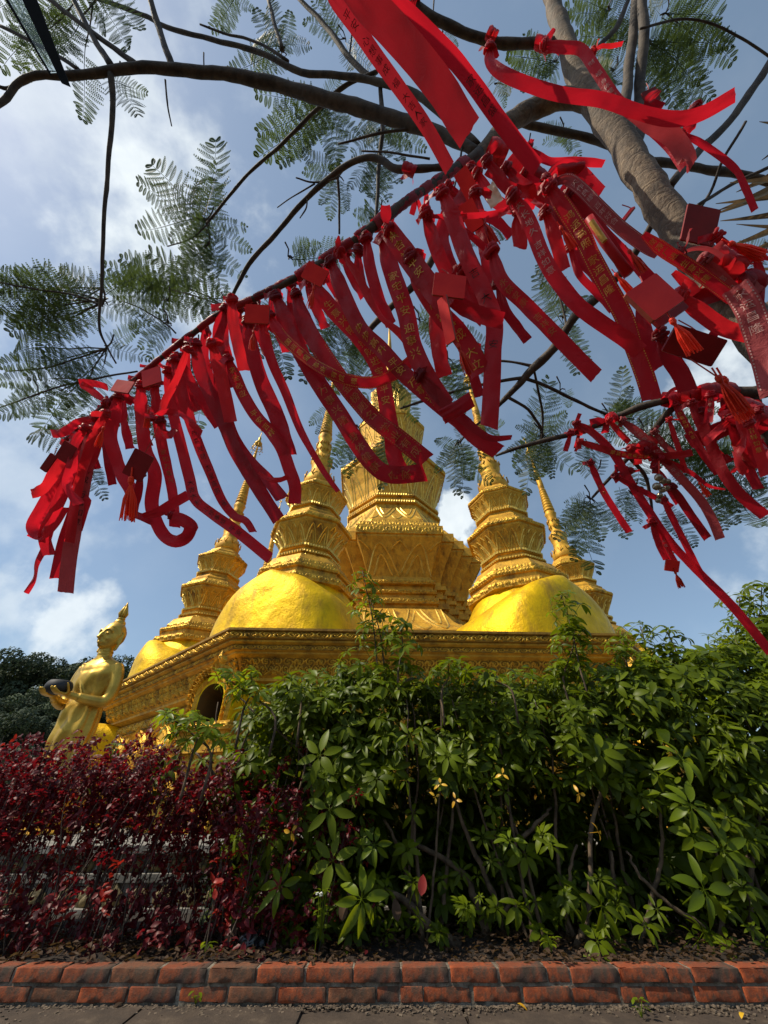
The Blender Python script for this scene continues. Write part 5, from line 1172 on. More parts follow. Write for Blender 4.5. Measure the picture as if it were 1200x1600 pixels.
# glass pane with a dark edge, top left corner
gp = thing('glass_pane', 'narrow clear glass pane with a black edge strip crossing the top left corner', 'glass pane', at(50, 60, 1.5))
def strip(a0, a1, b1, b0, z, th, name, mat):
    P = [at(*q, z) - gp.location for q in (a0, a1, b1, b0)]; N = CF * th; mb = MB(); mb.add(P + [p + N for p in P], [(0, 1, 2, 3), (7, 6, 5, 4), (0, 4, 5, 1), (1, 5, 6, 2), (2, 6, 7, 3), (3, 7, 4, 0)]); mb.build(name, mat, gp)
strip((6, -12), (28, -12), (92, 112), (78, 113), 1.5, .003, 'glass', 'glass'); strip((0, -14), (5, -14), (80, 116), (77, 116), 1.5, .004, 'thin_edge', 'glass_frame'); strip((28, -14), (52, -14), (109, 134), (95, 128), 1.498, .006, 'edge_strip', 'glass_frame')
# ------------------------------------------------------------------ lettering
GL = {}
def glyph(ch):
    if ch not in GL:
        cu = bpy.data.curves.new('t', 'FONT'); cu.body = ch; cu.resolution_u = 1; o = bpy.data.objects.new('t', cu); COL.objects.link(o)
        bpy.context.view_layer.update(); me = bpy.data.meshes.new_from_object(o.evaluated_get(bpy.context.evaluated_depsgraph_get()))
        vs = [tuple(v.co) for v in me.vertices]; x0 = min(v[0] for v in vs); x1 = max(v[0] for v in vs)
        GL[ch] = ([(v[0] - (x0 + x1) / 2, v[1] - .38) for v in vs], [tuple(p.vertices) for p in me.polygons])
        bpy.data.objects.remove(o); bpy.data.meshes.remove(me); bpy.data.curves.remove(cu)
    return GL[ch]

# ------------------------------------------------------------------ ribbons
class Band:
    """a cloth band along a line of points; S(u, v) is its surface, u in metres, v -1..1"""
    def __init__(s, pts, w, seed=0, tw=.35, curl=.12, head=.5, twist=None, tail=1.0):
        r = random.Random(seed); n = 7; P = catmull(pts, n); s.P = P; N = len(P)
        s.u = [0]
        for i in range(1, N): s.u.append(s.u[-1] + (P[i] - P[i - 1]).length)
        s.L = s.u[-1]; ph = r.uniform(0, 6.28); fr = r.uniform(.7, 1.6); s.side = []; s.nrm = []; s.w = []; s.curl = curl * r.uniform(-1, 1); prev = None
        ph2 = r.uniform(0, 6.28)
        for i, p in enumerate(P):
            t = (P[min(i + 1, N - 1)] - P[max(i - 1, 0)]).normalized(); v = (p - EYE).normalized(); sd = t.cross(v)
            if sd.length < .15 and prev is not None: sd = prev
            sd = (sd - t * sd.dot(t)).normalized()
            if prev is not None: sd = (sd + prev * .8).normalized(); sd = (sd - t * sd.dot(t)).normalized()
            prev = sd; f = i / (N - 1)
            a = tw * math.sin(ph + fr * 6.28 * f) + .12 * math.sin(ph2 + 19 * f)
            if twist: a += interp(twist, f)
            nn = t.cross(sd); sd2 = sd * math.cos(a) + nn * math.sin(a); s.side.append(sd2); s.nrm.append(t.cross(sd2))
            hf = min(1, s.u[i] / max(.05, w * 1.5)); s.w.append(w * .5 * (head + (1 - head) * hf) * (1 + (tail - 1) * f))
    def S(s, u, v, off=0):
        u = max(0, min(s.L, u)); i = 0
        lo, hi = 0, len(s.u) - 1
        while hi - lo > 1:
            m = (lo + hi) // 2
            if s.u[m] <= u: lo = m
            else: hi = m
        t = (u - s.u[lo]) / max(1e-9, s.u[hi] - s.u[lo]); p = s.P[lo].lerp(s.P[hi], t); sd = s.side[lo].lerp(s.side[hi], t); nn = s.nrm[lo].lerp(s.nrm[hi], t); w = s.w[lo] * (1 - t) + s.w[hi] * t
        c = s.curl * w * 2 * (1 - v * v) + .06 * w * math.sin(u * 38 + v * 2)
        ff = max(0, 1 - u / .09); c += .22 * w * math.cos(v * 8) * ff + w * (.16 * noise.noise(Vector((u * 14, v * .8, s.curl * 90))) + .10 * noise.noise(Vector((u * 40, v * 2.2, s.curl * 50))))
        return p + sd * (v * w) + nn * (c + off)
def make_ribbon(label, pts, z, wpx, mat='cloth_red', text=None, tmat='print_gold', border=False, group=None, seed=0, name='prayer_ribbon', category='ribbon', end='fray', csize=.60, t0=.12, cat='ribbon', mirror=False, gap=1.22, knot=True, **kw):
    z0, z1 = z if isinstance(z, tuple) else (z, z)
    n = len(pts); Q = []
    for i, p in enumerate(pts):
        zz = p[2] if len(p) > 2 else z0 + (z1 - z0) * i / (n - 1)
        Q.append(at(p[0], p[1], zz))
    w = wpx / (sum(spread(pts[i][0], pts[i][1], pts[i + 1][0] - pts[i][0], pts[i + 1][1] - pts[i][1]) for i in range(n - 1)) / (n - 1)) * (.93 if wpx < 40 else 1) * (z0 + z1) / 2 / F
    b = Band(Q, w, seed, **kw); mb = MB(); nu = max(10, int(b.L / .012)); rows = []; rr = random.Random(seed + 5); nv = 8
    slope = rr.uniform(-.25, .25); cut = [slope * (j / nv * 2 - 1) + rr.uniform(-.05, .05) for j in range(nv + 1)]
    if end == 'swallow': cut = [-.35 + .7 * abs(j / nv * 2 - 1) for j in range(nv + 1)]
    for i in range(nu + 1):
        row = []
        for j in range(nv + 1):
            v = j / nv * 2 - 1; u = b.L * i / nu
            if i == nu: u = b.L
            lim = b.L - w * (.3 - cut[j]) * .5
            row.append(b.S(min(u, lim) if i > nu - 4 else u, v))
        rows.append(row)
    o0 = Q[0]; mb.grid(rows); mb.v = [tuple(Vector(v) - o0) for v in mb.v]
    o = mb.build(name, mat, smooth=True, loc=o0); o['label'] = label; o['category'] = category
    if group: o['group'] = group
    facing = -1 if sum(b.nrm[i].dot(b.P[i] - EYE) for i in range(len(b.P))) > 0 else 1
    if text:
        # lettering on both faces would be hidden; it is printed on the face turned to the path
        tb = MB(); c = w * csize; u = b.L * t0; sg = -1 if facing < 0 else 1
        for ch in text:
            if ch == ' ': u += c * .7; continue
            if u + c > b.L - w * .4: break
            vs, fs = glyph(ch); k = len(tb.v)
            for x, y in vs:
                if mirror: x = -x
                tb.v.append(tuple(b.S(u + c * (.5 - y), x * csize * 2 * (1 if facing * 1 > 0 else 1) * (1), facing * .0022) - o0))
            for f in fs: tb.f.append(tuple(q + k for q in f)); tb.m.append(0)
            u += c * gap
        tb.build('lettering', tmat, o, kind='stuff')
    if border:
        tb = MB(); step = w * .16; uu = b.L * (t0 * .6)
        while uu < b.L * .93:
            for v in (-.82, .82):
                tb.add([b.S(uu, v - .05, facing * .0011) - o0, b.S(uu, v + .05, facing * .0011) - o0, b.S(uu + step * .5, v + .05, facing * .0011) - o0, b.S(uu + step * .5, v - .05, facing * .0011) - o0], [(0, 1, 2, 3)])
            uu += step
        tb.build('dotted_border', tmat, o, kind='stuff')
    if knot:
        kb = MB(); rk = random.Random(seed + 9)
        A = Vector((0, 0, 0)); t = (b.P[1] - b.P[0]).normalized(); s = b.side[0]; nn = t.cross(s)
        kw_ = min(w * .32, .012)
        for q in range(3):
            ph = rk.uniform(0, 3); P = [A + (s * math.cos(a * .785 + ph) * (.011 + .003 * q) + (nn * math.sin(a * .785 + ph) * .013 + t * (.008 * (q - 1) + .004 * math.sin(a))) ) for a in range(9)]
            kb.tube(P, kw_ * .55, 6, False)
        for q in range(2):
            d = (s * rk.uniform(-1, 1) + t * rk.uniform(-.4, .6) + nn * rk.uniform(-1, .4)).normalized(); L = rk.uniform(.02, .06); hw = w * rk.uniform(.18, .32); sd = d.cross(nn).normalized()
            rows = [[A + d * (L * i / 5) + sd * v * hw * (.45 + .55 * min(1, i / 2)) + nn * (.008 * math.sin(i + v) + .004) for v in (-1, -.3, .3, 1)] for i in range(6)]
            kb.grid(rows)
        kb.build('knot', mat, o, smooth=True)
    return o
D, B, F_, N_ = 'cloth_dark', 'cloth_bright', 'cloth_faded', 'cloth_red'
G1 = 'ribbons tied along the long hanging branch'
RIB = [
 # label, points, depth, width px, options
 ('wide faded red ribbon hanging straight down lowest at the left tip of the branch', [(142, 672), (136, 720), (124, 790), (110, 860), (102, 929)], (1.62, 1.56), 27, dict(mat=F_, text='心想事成 万事如意', tmat='print_black', tw=.15)),
 ('thin twisted ribbon ending lowest of all at the far left, beside the wide faded one', [(125, 682), (100, 745), (86, 800), (72, 850), (58, 880), (54, 905), (40, 928)], (1.68, 1.66), 15, dict(tw=.9, tail=.7)),
 ('dark red ribbon with a square-cut end between the two lowest ribbons at the left tip', [(150, 668), (135, 730), (118, 790), (98, 850), (86, 906)], (1.66, 1.66), 20, dict(mat=D, tw=.2)),
 ('ribbon looping out leftmost at the tip, curling back at its lower end', [(118, 690), (90, 745), (66, 790), (50, 822), (62, 838), (82, 820), (100, 790)], (1.7, 1.6), 20, dict(tw=.4)),
 ('short ribbon pointing left from the tip with a frayed end at mid height', [(112, 700), (92, 725), (75, 755), (60, 768), (47, 772)], 1.62, 20, dict(mat=B, tw=.5)),
 ('ribbon end showing below the leftmost loop', [(100, 735), (84, 780), (66, 815), (48, 842)], 1.72, 18, dict()),
 ('narrow bright ribbon down the middle of the left tip bundle', [(165, 645), (140, 700), (122, 760), (112, 820), (108, 850)], 1.55, 19, dict(mat=B, tw=.5)),
 ('folded ribbon on the right side of the left tip bundle, with a small kinked end', [(160, 650), (150, 700), (132, 750), (128, 775), (136, 785), (120, 830)], 1.6, 18, dict(tw=.7)),
 ('short bow of ribbon sticking out left just above the tip bundle', [(150, 652), (120, 662), (98, 676), (80, 678)], 1.6, 16, dict(tw=.5)),
 ('short red ribbon end standing up left of the small plaques', [(168, 630), (140, 608), (124, 598), (150, 600), (170, 606)], 1.62, 12, dict(tw=.5)),
 ('ribbon in front of the tip bundle falling to a pointed end', [(135, 668), (118, 690), (112, 730), (105, 760), (125, 790)], 1.5, 20, dict(tw=.7)),
 ('ribbon hanging from under the dark small plaque at the left tip', [(128, 690), (110, 740), (90, 790), (70, 835), (78, 870)], 1.64, 22, dict()),
 ('curving ribbon left of the hanging dark plaque, bowing out to the left', [(185, 618), (179, 650), (172, 680), (180, 712), (192, 744), (207, 772), (204, 806)], (1.6, 1.55), 24, dict(tw=.3)),
 ('long ribbon that swings into a wide loop at its bottom, right of the dark plaque', [(220, 600), (221, 650), (227, 702), (242, 740), (237, 785), (244, 815), (258, 838), (276, 846), (292, 838), (297, 822), (284, 812), (266, 808)], (1.58, 1.5), 23, dict(tw=.35)),
 ('ribbon with small characters falling beside the looped one to a narrow point', [(242, 600), (247, 660), (256, 709), (266, 750), (272, 790), (273, 826)], 1.58, 19, dict(tw=.5, text='家和万事兴', tmat='print_orange', t0=.45)),
 ('short ribbon end crossing the loop and pointing up to the right', [(222, 806), (246, 801), (268, 788), (296, 772)], 1.5, 17, dict(knot=False, tw=.2)),
 ('narrow ribbon bending round under the tassel, left of the loop', [(220, 740), (215, 775), (209, 800), (222, 808), (240, 816)], 1.54, 14, dict(tw=.4, mat=D)),
 ('small curled ribbon end at the bottom right of the loop', [(268, 806), (290, 810), (306, 824), (298, 832), (286, 846)], 1.54, 12, dict(tw=.8)),
 ('very long narrow ribbon kinking right and ending in front of the left gold vault', [(262, 578), (268, 634), (282, 692), (296, 747), (305, 780), (332, 803), (370, 830), (424, 874)], (1.56, 1.4), 19, dict(tw=.25, text='大吉大利 心想事成 平安', tmat='print_black', t0=.5)),
 ('long ribbon with printed characters ending in a thin twisted tail beside the leftmost spire', [(272, 560), (292, 640), (309, 692), (326, 733), (346, 780), (366, 806), (384, 814), (397, 834)], (1.55, 1.45), 21, dict(tw=.2, text='恭喜发财 吉星高照 福', tmat='print_black', t0=.38, tail=.55)),
 ('narrow ribbon slanting down left across the others above the tall knot', [(294, 545), (276, 592), (258, 626), (252, 648)], 1.48, 14, dict(mat=B, tw=.5)),
 ('ribbon slanting right that meets the long dark pair', [(275, 556), (296, 592), (318, 632), (342, 668)], 1.58, 16, dict(tw=.4)),
 ('left one of the long dark pair of ribbons running down right past the leftmost spire', [(306, 535), (313, 579), (330, 620), (350, 662), (366, 700), (384, 732), (405, 765), (437, 815)], (1.5, 1.4), 23, dict(mat=D, tw=.2)),
 ('right one of the long dark pair, with a square end just above the left vault', [(340, 560), (350, 640), (368, 690), (392, 724), (420, 752), (443, 782)], (1.52, 1.42), 22, dict(mat=D, tw=.25)),
 ('bright red ribbon hanging straight between the dark ones, lit by the sun', [(330, 535), (341, 572), (351, 613), (361, 662)], 1.44, 22, dict(mat=B, tw=.1)),
 ('bright ribbon folded over the branch just left of the upright square plaque', [(362, 466), (365, 505), (373, 545), (382, 582)], 1.36, 20, dict(mat=B, tw=.3)),
 ('broad dark ribbon behind the upright square plaque', [(352, 480), (345, 520), (348, 570), (356, 610)], 1.52, 28, dict(mat=D)),
 ('knotted bow of ribbon tied around another ribbon at mid height on the left', [(238, 652), (258, 644), (282, 647), (300, 662), (317, 678)], 1.46, 12, dict(tw=.8)),
 ('small pointed ribbon end at the left of the knotted bow', [(250, 655), (252, 672), (264, 680), (274, 668)], 1.46, 16, dict(mat=D, tw=.9)),
 ('ribbon with gold characters that falls in front of the leftmost spire to a square end', [(356, 560), (367, 587), (380, 617), (400, 650), (422, 674), (440, 700), (452, 733), (461, 760), (460, 790)], (1.45, 1.38), 21, dict(text='求全必应   平安吉祥', t0=.06, tw=.15)),
 ('broad dark ribbon hanging right of the upright plaque and narrowing below', [(386, 500), (393, 547), (410, 600), (430, 645), (446, 690), (452, 715)], (1.45, 1.42), 27, dict(mat=D, tw=.3)),
 ('smooth long ribbon tapering to a point beside the front left spire', [(408, 500), (423, 560), (446, 613), (467, 667), (487, 705), (508, 740), (530, 770)], (1.42, 1.35), 19, dict(tail=.4, tw=.2)),
 ('thin wavy red ribbon end beside the leftmost spire top', [(404, 738), (418, 748), (436, 750), (452, 744)], 1.36, 9, dict(knot=False, mat=B, tw=.5)),
 ('gold-printed ribbon sweeping right in a shallow arc', [(420, 492), (443, 527), (483, 563), (517, 583), (550, 595), (585, 597), (620, 582), (662, 548)], (1.34, 1.2), 20, dict(text='国运昌盛 事业 有成 福', border=True, t0=.18, tw=.2, gap=1.3)),
 ('wide dark ribbon with a turned-up square end in front of the central tower', [(430, 462), (450, 507), (472, 555), (502, 605), (532, 650), (558, 692), (584, 727), (612, 742), (668, 738)], (1.36, 1.25), 29, dict(mat=D, tw=.15, text='万事兴隆 身体健康 合家平安', tmat='print_orange', t0=.42)),
 ('long dark ribbon crossing over the central tower with its square end pointing right', [(462, 458), (476, 503), (500, 546), (540, 603), (580, 650), (620, 682), (670, 722)], (1.34, 1.22), 29, dict(mat=D, tw=.12, border=True, text='金榜题名 学业有成', tmat='print_orange', t0=.5)),
 ('ribbon printed 招财进宝 falling from beside the small plaque', [(485, 437), (520, 484), (556, 522), (582, 557), (597, 593), (604, 633), (612, 677), (616, 713), (630, 742)], (1.3, 1.25), 27, dict(text='生意兴隆 招财进宝 平安', t0=.12, tw=.15)),
 ('ribbon with gold characters running down right under the broad folded one', [(516, 408), (537, 460), (563, 513), (597, 547), (627, 580), (660, 610), (696, 640), (732, 668)], (1.28, 1.16), 27, dict(mat=D, text='   步步高升 平安 万事兴隆', t0=.25, tw=.12)),
 ('narrow twisting ribbon between the broad printed ones in the middle', [(530, 392), (557, 427), (577, 467), (597, 497), (627, 523), (645, 550), (652, 580)], 1.22, 14, dict(tw=.7, mat=B)),
 ('plain ribbon hanging from the thickest wrapped part of the branch', [(572, 370), (577, 412), (590, 460), (604, 492), (612, 510)], 1.25, 20, dict(tw=.3)),
 ('leaf-shaped short ribbon next to the plain one under the wrapped branch', [(560, 390), (562, 430), (574, 458), (596, 480)], 1.28, 17, dict(mat=D, tw=.6)),
 ('broad ribbon printed 家宅平安 left of centre, hanging nearly straight', [(597, 372), (614, 430), (634, 488), (645, 540), (668, 590), (700, 640)], (1.2, 1.12), 31, dict(text='家宅平安 迎事兴', t0=.2, tw=.1)),
 ('largest folded ribbon with bold gold 吉祥平安 at the centre, catching the sun', [(606, 358), (632, 394), (660, 432), (688, 468), (702, 484)], (1.1, 1.02), 38, dict(mat=N_, text='来吉祥平安', t0=.06, tw=.05, border=False, head=.9, csize=.5, tmat='print_gold')),
 ('dark folded lower half of the largest printed ribbon, swinging to the right', [(694, 462), (720, 478), (750, 492), (790, 502)], (1.03, 1.0), 30, dict(mat=D, knot=False, tw=.2)),
 ('printed ribbon passing behind the large plaque down to a broad square end', [(640, 400), (662, 450), (690, 492), (716, 520), (742, 560), (752, 590)], (1.08, 1.05), 34, dict(text='福 心想事成 大立', t0=.2, tw=.15)),
 ('short square ribbon piece crossing the others at the lowest point of the centre bundle', [(690, 652), (712, 640), (740, 622)], 1.08, 26, dict(knot=False, tw=.05, mat=D, head=1)),
 ('ribbon ending in a thin tip that points right below the centre bundle', [(655, 585), (695, 630), (730, 660), (764, 684), (803, 683)], (1.14, 1.06), 25, dict(mat=D, tail=.3, tw=.15)),
 ('notched square-tipped ribbon below the centre bundle, before a gold spire', [(680, 618), (715, 655), (745, 685), (782, 708)], (1.16, 1.1), 27, dict(mat=D, tw=.1)),
 ('tall straight ribbon hanging vertically right of the centre with a lone black character', [(690, 300), (708, 342), (728, 398), (755, 455), (772, 502), (770, 553), (768, 610), (764, 672)], (1.1, 1.02), 30, dict(text='吉 大 平安', tmat='print_black', t0=.35, tw=.1, gap=2.2)),
 ('long diagonal ribbon ending with a frayed square tip right of the centre', [(768, 390), (783, 437), (819, 474), (855, 510), (896, 552), (934, 590)], (1.05, .98), 27, dict(text='永葆安康  吉祥安', tmat='print_orange', t0=.2, tw=.1)),
 ('plain ribbon with a spotted fold between the broad ones under the branch', [(664, 330), (680, 384), (700, 430), (712, 452)], 1.14, 24, dict(tw=.3)),
 ('bright translucent ribbon behind the bright tassel in the centre', [(685, 460), (682, 510), (688, 560), (696, 592)], 1.18, 26, dict(mat=B, tw=.3)),
 ('short pointed ribbon lower right of the bright translucent one', [(726, 540), (738, 580), (750, 622)], 1.12, 18, dict(mat=D)),
 ('short leaf-shaped ribbon hanging alone against the sky right of the centre', [(812, 330), (808, 352), (813, 378), (812, 390)], 1.12, 24, dict(mat=B, tw=.2)),
 ('taut narrow ribbon stretched level between the plaques and the printed bundle', [(668, 338), (720, 338), (770, 334), (812, 322)], 1.14, 11, dict(tw=.3)),
 ('narrow slanted ribbon under the two hanging plaques', [(716, 350), (740, 372), (768, 396)], 1.16, 13, dict(tw=.4)),
 ('ribbon with a serrated end behind the long diagonal one', [(778, 440), (788, 482), (806, 508), (826, 534)], 1.12, 18, dict(mat=D)),
 ('broad dark ribbon at the top of the centre bundle behind the tasselled plaque', [(700, 320), (690, 380), (712, 440), (740, 480), (760, 500)], 1.22, 30, dict(mat=D)),
 ('ribbon strand hanging behind the ribbon with the lone black character', [(742, 300), (752, 360), (762, 420), (758, 480)], 1.2, 22, dict()),
 ('wide ribbon with a frayed square end just right of the largest plaque in the centre', [(722, 420), (742, 470), (765, 500), (784, 515)], 1.14, 26, dict(mat=N_)),
 # upper left big ones
 ('long printed ribbon slanting down from the top edge, left of the widest ribbon', [(505, -30), (525, 0), (552, 36), (588, 88), (627, 142), (667, 200), (704, 266)], (.78, 1.0), 27, dict(mat='cloth_dusty', text='  平安 心想事成 福 大吉人家', tmat='print_black', t0=.10, tw=.06, csize=.55, knot=False)),
 ('widest red ribbon in the picture, crossing down from the top edge', [(548, -34), (572, 2), (612, 45), (653, 92), (692, 142), (716, 182), (737, 214)], (.66, .74), 56, dict(mat='cloth_dusty', tw=.05, curl=.05, knot=False, head=1)),
 ('plain bright ribbon lying over the right side of the widest one', [(592, -34), (615, 0), (662, 45), (709, 92), (745, 138), (776, 182), (812, 230), (842, 266)], (.68, .8), 33, dict(mat=N_, tw=.06, text='       家运昌盛', tmat='print_black', t0=.3, knot=False)),
 ('long plain ribbon blown level across the trunk to a frayed end at upper right', [(765, 75), (768, 100), (800, 122), (870, 146), (940, 156), (1000, 176), (1050, 186), (1095, 178), (1152, 146)], (1.3, 1.1), 27, dict(mat=N_, tw=.2)),
 ('printed ribbon from the upper trunk knot, crossing behind the blown one', [(850, 70), (880, 74), (908, 78), (932, 110), (965, 158), (1005, 190), (1045, 225), (1072, 262)], (1.42, 1.25), 25, dict(text='财  福 身体健康 平安', tmat='print_white', t0=.28, tw=.12)),
 ('broad folded end of the printed ribbon beside the trunk at upper right', [(985, 178), (1020, 195), (1052, 215), (1074, 250), (1066, 262)], 1.2, 36, dict(mat=F_, knot=False, tw=.1)),
 ('small red ribbon tip pointing right behind the upper trunk', [(925, 82), (940, 72), (955, 72), (974, 68)], 1.6, 9, dict(mat=B)),
 ('thin ribbon trailing from the right of the trunk down to the palm blades', [(1066, 208), (1102, 228), (1147, 262), (1163, 290), (1180, 330)], 1.4, 15, dict()),
 ('short dark ribbon knot hanging at the right side of the upper trunk', [(1086, 170), (1080, 190), (1070, 205)], 1.2, 22, dict(mat=D)),
 ('dark ribbon flap behind the trunk at upper right', [(1030, 140), (1012, 160), (1035, 172)], 1.5, 22, dict(mat=D, knot=False)),
 ('ribbon passing level behind the trunk', [(826, 232), (858, 252), (900, 252), (945, 256)], 1.5, 17, dict()),
 ('ribbon arching up over the bundle left of the trunk with a pale end', [(852, 282), (870, 262), (890, 258), (912, 270), (942, 302)], 1.3, 20, dict(tw=.4)),
 ('faded printed ribbon with 良缘百年好合 running down right to the trunk', [(862, 288), (885, 280), (908, 295), (935, 322), (968, 354), (1008, 384), (1034, 396)], (1.12, 1.0), 25, dict(mat=F_, text='天作良缘 百年好合', tmat='print_white', border=True, t0=.16, tw=.06)),
 ('long ribbon with gold 鸿运高照 falling left of the trunk', [(857, 290), (886, 332), (908, 366), (925, 402), (945, 440), (975, 495), (990, 540), (1007, 585), (1020, 628)], (1.06, 1.0), 34, dict(text='鸿运高照 家运昌隆', t0=.14, border=True, tw=.08)),
 ('dark ribbon with gold 财源广进 生意 lying across the trunk', [(1005, 366), (1040, 393), (1083, 420), (1118, 446), (1150, 470)], (.98, .95), 27, dict(mat=D, text='财源广进 生意兴隆', border=True, t0=.08, tw=.05, knot=False)),
 ('wide faded ribbon with white 家运昌隆 hanging down at the right edge', [(1148, 448), (1168, 478), (1184, 520), (1198, 566), (1212, 620)], (.82, .78), 50, dict(mat=F_, text='家运昌隆', tmat='print_white', border=True, t0=.04, tw=.05, knot=False, head=1, csize=.5)),
 ('pale-lettered ribbon curving from the branch fork past the 鸿运高照 ribbon', [(800, 305), (826, 345), (848, 400), (870, 437), (902, 476), (940, 505), (980, 532), (1002, 552)], (1.08, 1.0), 29, dict(text='天长地久 吉祥如意', tmat='print_white', t0=.05, tw=.12)),
 ('plain ribbon hanging close behind the pale-lettered one', [(852, 330), (868, 375), (882, 425)], 1.14, 24, dict(mat=B, tw=.2)),
 ('narrow ribbon hanging between the pale-lettered and the 鸿运高照 ribbon', [(890, 385), (905, 428), (930, 455), (958, 486)], 1.16, 15, dict(tw=.4)),
 ('broad plain ribbon pulled level across the lower trunk under the large plaque', [(1060, 462), (1095, 488), (1130, 512), (1172, 524)], 1.0, 32, dict(mat=B, tw=.1)),
 ('dark square-ended ribbon under the large plaques, hanging over the sky', [(1030, 520), (1048, 560), (1064, 585), (1076, 614)], 1.06, 34, dict(mat=D, tw=.1)),
 ('second dark ribbon end left of the square-ended one under the large plaque', [(1000, 470), (1010, 530), (1022, 560), (1034, 576)], 1.1, 30, dict(mat=D, knot=False)),
 ('folded orange-lit ribbon end right of the large plaque', [(1052, 425), (1075, 445), (1088, 462)], 1.02, 24, dict(mat=B, knot=False)),
 ('ribbon knotted round the lower trunk below the tassel at right', [(1100, 405), (1130, 440), (1165, 462), (1190, 440)], 1.06, 26, dict(mat=F_, text='福 安', tmat='print_white', t0=.3, tw=.3)),
 ('dark ribbon tied round the trunk between the plaques', [(1060, 398), (1085, 388), (1110, 390), (1130, 402)], .98, 9, dict(mat=F_)),
 ('bright ribbon hanging down right of the dark upper plaque', [(1118, 368), (1138, 392), (1160, 430), (1172, 460)], 1.12, 26, dict(tw=.4)),
 ('ribbon twisting down at the right edge beside the faded wide one', [(1180, 400), (1190, 440), (1186, 480), (1205, 520)], 1.1, 20, dict(mat=B, tw=.6)),
 ('thin looped ribbon above the lower right branch', [(1040, 622), (1046, 612), (1056, 607), (1066, 606)], 1.3, 7, dict(mat=B, knot=False)),
]
G2 = 'ribbons tied on the smaller branch at lower right'
